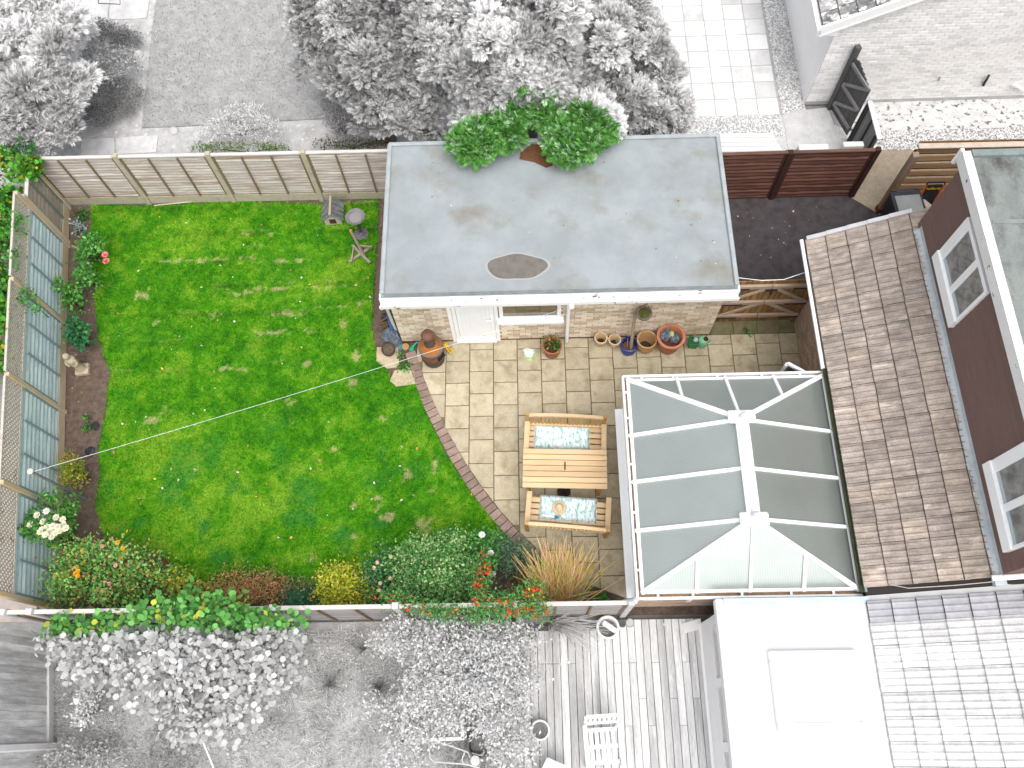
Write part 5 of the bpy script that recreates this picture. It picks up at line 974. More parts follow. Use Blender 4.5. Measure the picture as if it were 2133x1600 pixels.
# ================================================================ SOUTH NEIGHBOUR'S THINGS
wg = mat('pale_metal', (.80,.80,.80), (.72,.72,.72), 4, .5)
gl = thing('goal_frame', tuple(G(900,1540)), 'white square tube frame standing in the grey shrub', 'frame')
for k, (a, b) in enumerate(((G(845,1405,.8),G(838,1548,.8)),(G(835,1544,.8),G(967,1538,.8)),(G(964,1538,.8),G(962,1500,.8)))): MB().bar(a, b, .045, .045).build('bar', wg, gl)
for p in (G(838,1544,.8), G(964,1538,.8)): MB().bar((p.x,p.y,0),(p.x,p.y,.77), .045, .045).build('upright', wg, gl)
tf = thing('tube_chair_frame', tuple(G(980,1575)), 'pale bent tube frame lying in front of the black bucket', 'frame')
tb_ = mat('tube_grey', (.58,.58,.58), (.5,.5,.5), 5, .4); z = .30
for pts_ in ([(1045,1585),(975,1567),(920,1547),(903,1548),(894,1562),(896,1580),(905,1587),(970,1592),(1000,1600)],[(968,1567),(962,1583),(966,1590)],[(1045,1585),(1040,1615)],[(975,1567),(985,1592)]): MB().tube([G(a,b,z) for a,b in pts_], .012, 6).build('tube', tb_, tf, smooth=True)
pot('bucket', G(1000,1552,.3), .20, .16, .32, mat('bucket_dark', (.09,.09,.09), (.13,.13,.13), 5, .7), 'large dark bucket under the grey shrub', 'bucket', fill=mat('bucket_soil', (.10,.10,.10), (.2,.2,.2), 20, .9), fz=.5)
MB().lathe([(.08,0),(.085,.02),(.07,.05),(.001,.06)], G(990,1584,.3), 14).build('pan', mat('pan_grey', (.52,.52,.52)), smooth=True, label='round pale pan beside the dark bucket', cat='pan')
ws = mat('pale_pot', (.78,.78,.78), (.7,.7,.7), 5, .5)
pot('planter', G(1267,1306,.35), .185, .14, .27, ws, 'large white planter on the deck beside the fence', 'planter', fill=mat('grey_soil', (.2,.2,.2), (.12,.12,.12), 15, .95), fz=.6, rim=.03)
MB(TR(*G(1270,1305,.3)[:2],.24,-35)).box(-.13,.13,-.045,.045,0,.05).build('paddle', ws, label='white paddle lying in the large white planter', cat='paddle', bevel=.015)
pot('planter', G(1297,1298,.16), .06, .05, .09, mat('pot_dark_grey', (.16,.16,.16)), 'small dark pot next to the white planter on the deck', 'pot', rim=.008, fill=mat('grey_soil2', (.1,.1,.1)), fz=.8)
pot('planter', G(1313,1297,.16), .07, .055, .10, mat('pot_mid_grey', (.42,.42,.42)), 'small pale grey pot nearest the conservatory corner', 'pot', rim=.008, fill=mat('grey_soil3', (.5,.5,.5)), fz=.9)
pot('planter', G(1125,1521,.28), .15, .12, .22, ws, 'white planter with grey leaves on the deck by the shrub', 'planter', fill=MATS['grey_soil'], fz=.8)
dc = thing('wooden_chair', tuple(G(1255,1550,.075)), 'whitened slatted wooden chair on the decking', 'chair'); cm = mat('bleached_wood', (.84,.84,.84), (.76,.76,.76), 6, .7)
A0 = G(1223,1520,.62); T = TR(G(1256,1552,.45).x, G(1256,1552,.45).y, .076, 3)
for k in range(5): MB(T).box(-.20+k*.085,-.20+k*.085+.055,-.26,.24,.40,.425).build('seat_slat', cm, dc)
for y in (-.24,-.02,.22): MB(T).box(-.23,.23,y-.03,y+.03,.375,.399).build('cross_rail', cm, dc)
for s in (-1,1):
    MB(T).box(s*.265-.035,s*.265+.035,-.36,.30,.60,.625).build('armrest', cm, dc, bevel=.008); MB(T).box(s*.26-.025,s*.26+.025,-.30,-.25,0,.60).build('front_leg', cm, dc); MB(T).bar((s*.25,.24,0),(s*.25,.40,.90), .045, .04, (0,1,0)).build('back_leg', cm, dc)
MB(T).bar((-.25,.41,.90),(.25,.41,.90), .05, .06).build('top_rail', cm, dc); MB(T).bar((-.25,.32,.52),(.25,.32,.52), .04, .05).build('lower_rail', cm, dc)
for k in range(6): MB(T).bar((-.18+k*.072,.325,.54),(-.18+k*.072,.405,.88), .04, .012, (0,1,0)).build('back_slat', cm, dc)
MB().sheet([tuple(G(*p,.45)) for p in ((1140,1578),(1190,1600),(1170,1660),(1100,1660))], .03).build('side_table', cm, label='corner of a white side table at the bottom edge of the deck', cat='table')
for p in ((1145,1600),(1175,1625)): q = G(*p,.40); MB().bar((q.x,q.y,.076),(q.x,q.y,.42), .05, .05).build('leg', cm, bpy.data.objects['side_table'])
MB().tube([G(404,1498,1.0), G(445,1600,.2), G(460,1640,.1)], .012, 6).build('guy_line', mat('line_grey', (.85,.85,.85)), label='white line running down from the grey leafy shrub', cat='line')
for k, (a, b, lab) in enumerate(((1384,1301,'small white round deck light nearest the conservatory wall'),(1439,1303,'small white round deck light by the glazed extension door'),(1185,1380,'small white round deck light below the strap plant'),(1152,1415,'small white round deck light beside the grey shrub'))): MB().lathe([(.022,0),(.022,.008),(.001,.009)], G(a,b,.078), 10).build('deck_light', wg, label=lab, cat='deck light', group='lights in the decking')
# ================================================================ PLANTS
def SCL(x, y, z): return (G(x+1,y,z)-G(x,y,z)).length
def B(x, y, zc, rx, ry=None, rz=.3):
    """crown lobe seen at photo point x,y with its middle at height zc; radii rx, ry in photo pixels, rz in metres"""
    s = SCL(x, y, zc); c = G(x, y, zc); return (c.x, c.y, c.z, rx*s, (ry or rx)*s*1.08, rz)
bark = mat('bark', (.10,.07,.045), (.06,.042,.028), 14, .95, bump=.6); gbark = mat('grey_bark', (.24,.24,.24), (.15,.15,.15), 14, .95, bump=.6)
def stems(base, blobs, m, par, r=.012, name='stem', n=None):
    for i, b in enumerate(blobs[:n or 9]):
        c = Vector(b[:3]); p0 = Vector((base[0]+random.uniform(-.04,.04), base[1]+random.uniform(-.04,.04), 0)); mid = p0.lerp(c, .5)+Vector((random.uniform(-.04,.04),random.uniform(-.04,.04),.04))
        MB().tube([p0, mid, c], [r, r*.75, r*.4], 6).build(name, m, par)
def clumped(blobs, n, per, spread, shell=.3, low=-.2):
    """leaf points gathered into clumps on the lobes"""
    C, Nn = blob_pts(blobs, max(2, n//per), shell, low); ix = np.repeat(np.arange(len(C)), per)
    P = C[ix]+rng.standard_normal((len(ix),3))*spread*np.array([1,1,.7]); return P, Nn[ix], ix
def leaf_cloud(name, blobs, n, ln, wd, cols, par, per=8, spread=.05, rnd=False, jit=.2, colf=None, shell=.35, low=-.2, updown=.55, m=None, **k):
    P, Nn, ix = clumped(blobs, n, per, spread, shell, low); n = len(P); P[:,2] = np.maximum(P[:,2], .02)
    D = unit(Nn*.6+rng.standard_normal((n,3))*.75); F = unit(Nn*updown+np.array([0,0,.8])+rng.standard_normal((n,3))*.45)
    L = ln*(.6+.8*rng.random(n)); W = L*wd
    cl = pick(ix.max()+1, cols, .12)[ix] if per > 1 else pick(n, cols, jit)
    mixc = rng.random((n,1)) < .35; cl = np.where(mixc, pick(n, cols, jit), cl)*(1+jit*.8*rng.standard_normal((n,1)))
    if colf is not None: cl = colf(P, cl)
    return leaf_mesh(name, P, D, F, L, W, np.clip(cl, .004, .95), m or leaf_m, par, rnd, **k)
def bush(name, blobs, n, ln, wd, cols, label, cat='shrub', base=None, group=None, stem=bark, sr=.012, ragged=3, **k):
    big = [b for b in blobs if min(b[3], b[4]) > .14]
    for b in big:      # side shoots that break up the outline
        for q in range(ragged):
            a = random.uniform(0, 6.28); e = random.uniform(.0, .9); f = random.uniform(.22, .42)
            blobs = blobs+[(b[0]+b[3]*math.cos(a)*math.cos(e)*.98, b[1]+b[4]*math.sin(a)*math.cos(e)*.98, b[2]+b[5]*math.sin(e)*.95, b[3]*f, b[4]*f, b[5]*f)]
    b0 = base or (sum(b[0] for b in blobs)/len(blobs), sum(b[1] for b in blobs)/len(blobs))
    t = thing(name, (b0[0], b0[1], 0), label, cat, group); leaf_cloud('foliage', blobs, n, ln, wd, cols, t, **k); stems(b0, blobs, stem, t, sr)
    return t
petal = attr_mat('petal', .3, .5)
def blooms(par, pts, r, cols, name='bloom', lay=3):
    """each flower: rings of cupped petals"""
    for p in pts:
        C = []; D = []; F = []; n0 = 0
        for l in range(lay):
            k = 7-l; a = np.arange(k)*2*math.pi/k+l*.5; el = .25+.45*l
            d = np.stack([np.cos(a)*math.cos(el), np.sin(a)*math.cos(el), np.full(k, math.sin(el))], 1); C.append(np.tile(np.array(p), (k,1))); D.append(d*(1-.18*l)); F.append(np.tile([0,0,1.], (k,1))+d*-.3)
        C = np.concatenate(C); Ds = np.concatenate(D); L = np.linalg.norm(Ds, axis=1)*r
        leaf_mesh(name, C, Ds, np.concatenate(F), L, L*.9, pick(len(C), cols, .06), petal, par, True)
def specks(par, blobs, n, r, cols, name, **k):
    C, Nn = blob_pts(blobs, n, .12, .0); m = len(C); D = unit(rng.standard_normal((m,3))); 
    o = leaf_mesh(name, np.repeat(C, 3, 0), unit(rng.standard_normal((m*3,3))), unit(rng.standard_normal((m*3,3))+np.array([0,0,1.5])), r*2, r*1.8, np.repeat(pick(m, cols, .1), 3, 0), petal, par, True); o['kind'] = 'stuff'; return o
GR = [(3,(.075,.27,.045)),(3,(.12,.36,.07)),(2,(.05,.19,.04)),(1,(.20,.45,.11))]
DKG = [(3,(.05,.18,.055)),(3,(.08,.24,.08)),(2,(.13,.30,.13)),(1,(.22,.40,.20))]
# --- roses and small plants in the left bed
r1 = bush('rose_bush', [B(190,520,.35,20,18,.22),B(205,508,.45,16,12,.2),B(180,535,.3,16,14,.2)], 520, .075, .62, GR, 'rose bush with two pink flowers in the left bed', 'rose', per=5, spread=.05)
blooms(r1, [G(219,531,.62), G(221,544,.55)], .075, [(2,(.80,.16,.20)),(1,(.85,.35,.35))])
bush('rose_bush', [B(183,575,.35,20,16,.22),B(196,585,.3,12,12,.18)], 420, .075, .62, GR, 'leafy rose without flowers just below the pink rose', 'rose', per=5, spread=.05)
bush('rose_bush', [B(150,612,.45,14,14,.2),B(158,630,.35,18,16,.2),B(133,596,.55,10,8,.15)], 420, .075, .62, [(2,(.08,.27,.04)),(2,(.12,.34,.06)),(1,(.05,.18,.03))], 'bright leafy rose against the trellis fence', 'rose', per=5, spread=.05)
bush('rose_bush', [B(163,690,.4,18,18,.22),B(175,712,.3,18,14,.2),B(160,672,.45,12,10,.18)], 420, .08, .68, [(3,(.03,.16,.06)),(2,(.045,.20,.09)),(1,(.08,.26,.06))], 'dark leaved rose directly above the stone statue', 'rose', per=5, spread=.05)
bush('silver_plant', [B(160,470,.1,10,8,.1),B(168,482,.08,10,8,.08)], 90, .085, .45, [(1,(.42,.52,.54)),(1,(.32,.42,.44)),(.6,(.09,.2,.05))], 'small silver leaved plant in the top of the left bed', 'plant', per=4, spread=.04)
bush('low_plant', [B(172,450,.06,14,10,.06)], 160, .05, .6, [(2,(.045,.16,.03)),(1,(.07,.2,.04))], 'low green plant beside the silver plant', 'plant', per=4, spread=.03)
bush('seedling', [B(183,875,.08,8,6,.06),B(182,893,.06,7,5,.05)], 60, .06, .7, GR, 'small green seedling by the black sheeting', 'plant', per=4, spread=.03)
bush('barberry', [B(155,998,.4,24,18,.25),B(148,965,.4,18,14,.22),B(168,985,.35,16,14,.2)], 900, .045, .55, [(3,(.24,.34,.03)),(2,(.38,.37,.03)),(1,(.5,.25,.05)),(1,(.15,.28,.03))], 'yellow green shrub at the foot of the washing line post', 'shrub', per=7, spread=.05)
r5 = bush('white_rose', [B(105,1085,1.0,45,34,.3),B(140,1060,.9,26,20,.25),B(70,1105,1.05,26,20,.25),B(110,1040,1.0,24,14,.2),B(120,1120,.7,26,18,.25)], 900, .07, .62, [(3,(.08,.27,.04)),(2,(.12,.34,.05)),(2,(.045,.16,.03))], 'climbing rose with big white flowers on the left fence', 'rose', per=5, spread=.06, base=(-8.15,3.1))
WB_ = [(77,1073),(97,1065),(117,1078),(131,1082),(90,1087),(63,1093),(88,1103),(98,1098),(110,1096),(120,1098),(132,1092),(84,1108),(103,1107),(116,1110),(124,1106),(138,1100),(95,1114),(110,1104),(133,1102),(108,1118)]
blooms(r5, [G(a,b,1.28+random.uniform(-.05,.08)) for a,b in WB_], .062, [(3,(.86,.84,.72)),(1,(.86,.80,.55))])
r6 = bush('orange_rose', [B(165,1180,.6,40,34,.35),B(215,1165,.6,38,28,.3),B(250,1190,.55,36,30,.3),B(150,1225,.6,34,28,.35),B(205,1222,.6,40,26,.35),B(265,1235,.5,36,24,.3),B(300,1165,.4,34,18,.2),B(310,1215,.45,40,30,.3)], 4600, .055, .6,
  [(4,(.14,.38,.08)),(3,(.22,.48,.13)),(2,(.08,.24,.05)),(1.2,(.58,.48,.07)),(1.2,(.46,.25,.12))], 'tangled rose bed with orange and yellow flowers in the lower left corner', 'rose', per=5, spread=.12, shell=.5)
blooms(r6, [G(a,b,.95) for a,b in ((160,1182),(163,1190),(157,1195),(131,1198),(140,1196),(162,1200),(245,1130),(256,1142))], .045, [(2,(.80,.42,.03)),(1,(.78,.60,.04))])
blooms(r6, [G(a,b,.9) for a,b in ((220,1214),(241,1178),(213,1138),(228,1216))], .04, [(2,(.82,.36,.30)),(1,(.85,.62,.55))])
sd = bush('sedum', [B(318,1170,.3,16,8,.12),B(332,1172,.3,16,8,.12),B(315,1185,.3,12,10,.12),B(340,1195,.28,14,12,.12),B(305,1205,.25,14,10,.12),B(325,1190,.2,24,20,.15)], 1500, .035, .8, [(3,(.29,.09,.10)),(2,(.40,.17,.15)),(1,(.16,.2,.08))], 'dark red sedum heads at the lawn edge', 'sedum', per=9, spread=.04)
bush('herb_clump', [B(300,1205,.35,40,26,.25),B(275,1240,.3,40,18,.2),B(330,1235,.3,36,22,.2)], 2000, .05, .4, [(2,(.30,.25,.09)),(2,(.20,.26,.07)),(2,(.40,.23,.14)),(1,(.12,.09,.05))], 'brown and green herb clump between the rose and the fence', 'plant', per=6, spread=.06)
bush('rust_shrub', [B(500,1215,.3,40,22,.25),B(545,1225,.3,34,22,.22),B(455,1235,.3,30,18,.22),B(500,1245,.3,44,16,.22),B(575,1238,.25,22,18,.2)], 3600, .035, .55, [(3,(.66,.31,.16)),(2,(.52,.27,.12)),(2,(.28,.35,.09)),(1,(.74,.42,.2))], 'low rust brown shrub at the middle of the bottom bed', 'shrub', per=7, spread=.10, shell=.6)
bush('juniper', [B(625,1248,.22,40,16,.15),B(655,1245,.2,26,14,.14)], 2400, .045, .35, [(3,(.08,.24,.13)),(2,(.055,.17,.095)),(1,(.13,.30,.17))], 'low blue green shrub left of the yellow bush', 'shrub', per=8, spread=.05)
bush('golden_bush', [B(712,1205,.5,36,22,.3),B(735,1230,.5,34,24,.3),B(695,1235,.45,28,20,.28),B(722,1250,.4,38,12,.25)], 2600, .05, .6, [(4,(.62,.62,.05)),(3,(.46,.55,.05)),(1,(.72,.50,.14)),(1,(.22,.36,.04))], 'golden yellow leaved bush in the bottom bed', 'shrub', per=6, spread=.08)
r7 = bush('pale_rose', [B(790,1185,.6,26,28,.35),B(818,1170,.6,22,24,.35),B(780,1225,.5,26,26,.3),B(845,1215,.5,26,30,.3)], 2200, .05, .62, DKG+[(1.5,(.12,.27,.10))], 'tall thin rose with tiny pink buds left of the dense bush', 'rose', per=5, spread=.10, shell=.6)
blooms(r7, [G(a,b,.95) for a,b in ((814,1160),(779,1183),(813,1205),(792,1215),(786,1172),(848,1172),(790,1230))], .035, [(1,(.82,.55,.48)),(1,(.85,.66,.40))], lay=2)
bush('evergreen_bush', [B(905,1165,.75,52,34,.5),B(870,1195,.7,44,36,.45),B(945,1190,.7,46,40,.5),B(900,1215,.65,60,36,.45),B(960,1225,.6,40,28,.4),B(935,1140,.7,34,22,.4),B(860,1225,.6,36,26,.4)], 13000, .045, .62,
  [(4,(.085,.25,.06)),(3,(.13,.33,.08)),(2,(.22,.43,.14)),(1.6,(.48,.62,.32))], 'large dense green bush in the bottom bed by the edging', 'shrub', per=7, spread=.09, shell=.5)
r8 = bush('bed_rose', [B(985,1150,.6,22,30,.3),B(1005,1130,.6,18,20,.3),B(1010,1165,.5,24,24,.3)], 1200, .055, .6, GR, 'upright rose with one white flower beside the dense bush', 'rose', per=5, spread=.06)
blooms(r8, [G(1004,1114,.95), G(1026,1196,.6), G(1022,1152,.7)], .06, [(1,(.86,.82,.80))])
bush('lavender', [B(1045,1135,.3,34,22,.22),B(1075,1155,.25,28,22,.2),B(1040,1165,.25,34,22,.2),B(1070,1180,.2,28,18,.18)], 2600, .05, .35, [(3,(.13,.24,.14)),(2,(.20,.30,.20)),(1,(.08,.16,.08))], 'grey green shrub overhanging the brick edging', 'shrub', per=7, spread=.06)
# --- loose filling of the bottom bed
bush('wild_sprays', [B(385,1225,.45,26,18,.25),B(425,1235,.4,22,16,.22),B(360,1205,.4,20,16,.22)], 900, .06, .55, [(3,(.22,.44,.08)),(2,(.42,.46,.05)),(1,(.62,.40,.06))], 'loose yellow green sprays between the sedum and the rust shrub', 'plant', per=5, spread=.09, shell=.6)
bush('bed_weeds', [B(600,1215,.2,26,10,.12),B(640,1222,.2,24,8,.12),B(560,1200,.2,18,8,.12)], 620, .045, .4, [(2,(.30,.27,.10)),(2,(.22,.33,.10)),(1,(.48,.32,.18))], 'thin brown green weeds at the lawn edge by the rust shrub', 'weed', per=5, spread=.08, shell=.7)
bush('leafy_sprigs', [B(880,1140,.95,20,12,.2),B(835,1165,.8,16,14,.2),B(955,1135,.95,18,12,.2),B(915,1190,1.1,26,14,.15),B(985,1195,.9,16,16,.2)], 700, .06, .55, [(3,(.26,.48,.14)),(2,(.40,.58,.24)),(1,(.14,.34,.09))], 'light green sprigs rising out of the dense bush', 'plant', per=6, spread=.08, shell=.7, base=(-1.6,2.6))
bush('rose_sprigs', [B(180,1150,.8,24,12,.2),B(240,1150,.75,24,12,.2),B(290,1185,.7,24,14,.2),B(140,1215,.85,16,20,.2),B(225,1240,.8,30,10,.2)], 900, .065, .6, [(3,(.20,.46,.11)),(2,(.30,.54,.16)),(1,(.55,.46,.08)),(.6,(.50,.24,.16))], 'pale fresh shoots above the tangled corner rose bed', 'plant', per=5, spread=.10, shell=.7, base=(-7.2,2.5))
# --- red berried shrub on the south fence
PB_ = [B(1005,1165,1.0,12,14,.15),B(1010,1195,1.1,14,16,.18),B(1000,1225,1.2,16,16,.2),B(1005,1255,1.45,22,16,.25),B(840,1250,1.45,34,9,.15),B(805,1243,1.4,22,8,.12),B(880,1268,1.5,40,10,.15),B(940,1275,1.5,50,10,.18),B(1010,1282,1.5,44,10,.18),B(1060,1262,1.45,34,20,.25),B(1105,1245,1.45,26,26,.28),B(1115,1275,1.5,28,12,.2)]
py = bush('berry_shrub', PB_, 4800, .045, .5, [(4,(.10,.30,.075)),(3,(.16,.38,.11)),(2,(.06,.19,.045))], 'green shrub full of red berries straddling the bottom fence', 'shrub', per=6, spread=.06, base=(-.35,1.55))
specks(py, PB_[:4]+PB_[4:8], 90, .019, [(3,(.72,.075,.03)),(1,(.80,.30,.02))], 'berries'); specks(py, PB_[9:], 130, .019, [(4,(.78,.09,.03)),(1,(.75,.5,.03))], 'berries'); specks(py, PB_[:3], 40, .022, [(1,(.78,.13,.05))], 'berries')
# --- ornamental grass
def tuft(name, px_, py_, n, h, spreadr, cols, label, wd=.013, base=.16, lean=1.0, cat='grass', face=None):
    c = G(px_, py_, 0); t = thing(name, tuple(c), label, cat); V = []; F = []; C = []
    for i in range(n):
        a = random.uniform(0, 6.28) if face is None else random.gauss(face[0], face[1]); r0 = base*math.sqrt(random.random()); a0 = random.uniform(0, 6.28); p = Vector((c.x+r0*math.cos(a0), c.y+r0*math.sin(a0)*.7, 0))
        out = spreadr*random.random()**.6*lean; L = h*random.uniform(.65,1.1); col = pick(1, cols, .12)[0]; k0 = len(V); sx, sy = -math.sin(a)*wd/2, math.cos(a)*wd/2
        for s in range(5):
            u = s/4; q = p+Vector((math.cos(a)*out*u*u, math.sin(a)*out*u*u, L*(u-.35*u*u*out/h))); w_ = (1-.85*u); V += [(q.x-sx*w_, q.y-sy*w_, q.z), (q.x+sx*w_, q.y+sy*w_, q.z)]; C += [col*(.8+.4*u)]*2
        for s in range(4): F.append((k0+2*s, k0+2*s+1, k0+2*s+3, k0+2*s+2))
    np_mesh('blades', np.array(V), np.array(F), np.clip(np.array(C), .01, .95), leaf_m, t); return t
tuft('ornamental_grass', 1166,1256, 520, .80, .95, [(4,(.62,.40,.22)),(3,(.74,.52,.30)),(2,(.62,.50,.10)),(1,(.28,.38,.06))], 'tall tan ornamental grass at the patio corner', .036, .30, face=(1.57,.55))
tuft('young_grass', 1085,1225, 46, .5, .35, [(2,(.30,.24,.04)),(1,(.12,.2,.03)),(1,(.4,.2,.1))], 'small green and orange grass left of the tall tan grass', .02, .08)
bush('ground_ivy', [B(1252,1247,.12,14,7,.1)], 260, .04, .7, GR, 'small bright green plant at the fence by the downpipe', 'plant', per=6, spread=.03)
bush('gate_weed', [B(1555,688,.05,5,3,.05),B(1560,698,.03,5,2,.03)], 50, .04, .6, [(1,(.06,.28,.02))], 'green weed at the foot of the timber gate', 'weed', per=4, spread=.02)
tuft('pot_plant', 1151,716, 26, .35, .22, [(2,(.10,.30,.03)),(1,(.2,.25,.05))], 'straggly stems growing from the terracotta pot', .012, .10)
bush('pot_leaves', [(pp.x,pp.y,.34,.15,.13,.06)], 110, .05, .6, [(2,(.07,.26,.03)),(1,(.12,.18,.05)),(.3,(.7,.25,.02))], 'green leaves in the terracotta pot under the window', 'plant', per=4, spread=.03, stem=bark)
bush('corner_weeds', [B(840,766,.04,12,8,.05),B(850,760,.04,8,6,.05),B(838,742,.04,8,8,.05)], 160, .045, .6, GR, 'weeds in the rubble beside the brick edging', 'weed', per=5, spread=.03)
# --- ivy and hedge over the left boundary
IV = [(4,(.08,.30,.03)),(3,(.12,.38,.04)),(2,(.04,.15,.02)),(1,(.42,.36,.03))]
bush('ivy', [B(68,350,1.5,14,12,.18),B(62,362,1.4,16,12,.2),B(50,345,1.6,14,14,.2)], 520, .085, .95, IV, 'bright ivy tumbling over the top left fence corner', 'ivy', per=4, spread=.05, rnd=True, base=(-9.7,9.7))
bush('hedge', [(-10.35,10.0,1.0,.5,.7,.55),(-10.3,9.2,.9,.45,.6,.5),(-10.35,8.4,.9,.5,.6,.5),(-10.2,7.6,.8,.5,.6,.45),(-10.1,6.9,.8,.5,.5,.45),(-9.95,6.2,.8,.4,.4,.4)], 5200, .08, .8, IV, 'mixed leafy hedge behind the lattice fence on the left', 'hedge', per=5, spread=.08, rnd=True)
bush('trellis_vine', [B(36,470,1.7,10,26,.15),B(58,620,1.5,14,14,.12),B(80,640,1.4,12,10,.12),B(28,545,1.75,8,24,.12)], 420, .06, .7, [(3,(.06,.26,.05)),(1,(.10,.33,.06))], 'thin green vine creeping through the lattice', 'vine', per=5, spread=.05, base=(-9.25,7.4))
bw2 = thing('plank_stack', (-9.9,5.6,.3), 'brown planks lying beyond the lattice fence', 'planks')
for k in range(6): MB().bar(G(-10,733+k*9,.4)+Vector((-.5,0,0)), G(20,728+k*9,.4), .075, .03).build('plank', mat('old_plank', (.25,.18,.13), (.18,.125,.09), 9, .9, rnd=.15), bw2)
MB().prism([(-13,4.9),(-9.2,4.9),(-8.5,1.7),(-13,1.7)], -.055, .0).build('pale_path', mat('pink_concrete', (.42,.36,.33), (.34,.29,.26), 6, .9, bump=.3), **ST)
# --- south neighbour's round leaved shrub: grey below the fence line, green above it
HB = [B(150,1298,1.4,44,9,.15),B(235,1295,1.45,46,10,.18),B(330,1276,1.7,34,20,.25),B(400,1262,1.8,38,26,.28),B(470,1270,1.75,38,24,.28),B(550,1288,1.6,38,14,.22),B(620,1297,1.5,36,10,.18),
 B(180,1345,1.4,60,34,.35),B(280,1350,1.5,70,46,.4),B(400,1350,1.6,80,54,.45),B(510,1350,1.5,70,50,.4),B(590,1345,1.4,46,34,.3),B(330,1430,1.3,66,46,.4),B(430,1440,1.3,70,60,.4),B(520,1430,1.3,60,46,.35),B(390,1500,1.0,50,40,.3),B(470,1510,1.0,40,30,.3),B(560,1400,1.3,50,40,.3),B(130,1330,1.3,34,18,.25),B(215,1400,1.2,50,36,.3)]
def seam(y0, g2):
    def f(P, c):
        lim = y0+.03*np.sin(P[:,0]*3); gmask = (P[:,1] < lim)[:,None]; lum = c.mean(1, keepdims=True); return np.where(gmask, np.clip(g2*(.75+lum*1.2)*(1+.18*rng.standard_normal(lum.shape)), .05, .9)*np.ones(3), c)
    return f
bush('round_leaf_shrub', HB, 6400, .082, .95, [(4,(.12,.36,.08)),(3,(.18,.45,.12)),(1,(.07,.23,.05)),(.6,(.45,.50,.06))], 'large round leaved shrub leaning over the bottom fence, grey below', 'shrub', per=4, spread=.09, rnd=True, stem=gbark, sr=.025, base=(-5.2,.4), colf=seam(1.32,.56), shell=.5)
GY_ = lambda a: [(3,(a,a,a)),(2,(a*1.14,)*3),(2,(a*.84,)*3)]
SB = [B(840,1330,1.0,50,36,.35),B(930,1330,1.2,60,40,.4),B(1030,1330,1.2,60,40,.4),B(900,1390,1.2,60,46,.4),B(1000,1400,1.3,70,56,.45),B(1060,1420,1.1,50,60,.4),B(880,1450,.9,50,40,.35),B(980,1470,1.1,70,50,.4),B(1050,1510,.9,50,60,.35),B(1070,1570,.7,40,40,.3),B(840,1560,.7,36,50,.3),B(820,1480,.7,36,24,.25),B(900,1520,.8,46,24,.25),B(780,1465,.6,24,14,.2),B(1090,1330,1.0,34,26,.3)]
bush('south_shrub', SB, 17000, .055, .5, GY_(.64), 'sprawling pale grey shrub south of the bottom fence', 'shrub', per=8, spread=.07, stem=gbark, sr=.02, base=(-.9,.5), shell=.5)
bush('corner_bush', [B(160,1590,.4,60,30,.3),B(220,1580,.3,40,24,.25)], 1500, .05, .6, GY_(.44), 'grey bush at the bottom left by the board fence', 'shrub', per=7, spread=.06, stem=gbark)
bush('pale_bush', [B(185,1470,.4,20,34,.25)], 600, .05, .6, GY_(.66), 'whitish plant beside the lower left board fence', 'shrub', per=7, spread=.05, stem=gbark)
tuft('strap_plant', 1160,1300, 90, .75, .9, GY_(.52), 'grey strap leaved plant between the fence and the white planter', .030, .14, 1.0, 'plant', face=(-.5,.7))
tuft('wild_grass', 690,1425, 70, .5, .5, GY_(.30), 'dark grey grass tussock in the middle of the south garden', .012, .06); tuft('wild_grass', 790,1430, 60, .4, .4, GY_(.26), 'dark grey grass tussock nearest the white frame', .012, .06); tuft('wild_grass', 758,1352, 40, .3, .35, GY_(.2), 'small dark tussock among the pebbles below the fence', .01, .04)
# --- behind the back fence
bush('grey_clump', [B(490,262,.3,60,26,.25),B(540,272,.3,44,24,.22),B(450,280,.25,36,20,.2),B(500,240,.3,40,16,.2)], 3600, .06, .3, GY_(.70), 'pale spiky clump behind the lapped fence', 'shrub', per=7, spread=.06, stem=gbark)
bush('dark_bush', [B(715,245,.5,36,40,.4),B(700,215,.5,28,24,.35),B(730,280,.35,32,22,.3)], 3200, .04, .6, GY_(.30), 'small dark bush below the left conifer', 'shrub', per=7, spread=.05, stem=gbark)
bush('ground_cover', [B(225,75,.12,48,28,.12),B(200,60,.12,30,18,.1),B(262,90,.12,34,24,.12)], 3000, .045, .5, GY_(.24), 'upper dark ground cover beside the grey lawn', 'plant', per=7, spread=.05, stem=gbark)
bush('ground_cover', [B(225,215,.2,54,44,.2),B(262,205,.18,36,40,.18),B(205,245,.18,36,22,.18)], 4200, .045, .5, GY_(.26), 'lower dark ground cover beside the grey lawn', 'plant', per=7, spread=.05, stem=gbark)
bush('mid_bush', [B(210,130,.5,30,30,.35),B(255,140,.35,34,24,.28),B(235,165,.35,30,18,.25)], 2600, .055, .6, GY_(.46), 'mid grey bush between the two ground covers', 'shrub', per=7, spread=.06, stem=gbark)
bush('fence_weeds', [B(440,309,.15,42,5,.12),B(520,308,.15,50,5,.12),B(580,310,.12,24,4,.1)], 900, .05, .4, [(3,(.13,.26,.03)),(2,(.08,.18,.03)),(1,(.2,.2,.05))], 'strip of green weeds behind the lapped fence', 'weed', per=6, spread=.05)
bush('fence_weeds', [B(680,303,.15,26,6,.12),B(735,302,.12,40,6,.1),B(790,300,.12,24,8,.12)], 800, .05, .45, [(2,(.08,.14,.05)),(2,(.14,.10,.04)),(1,(.30,.12,.03))], 'brownish weeds behind the fence beside the garage', 'weed', per=6, spread=.05)
needle_m = attr_mat('needle_spray', .18, .7)
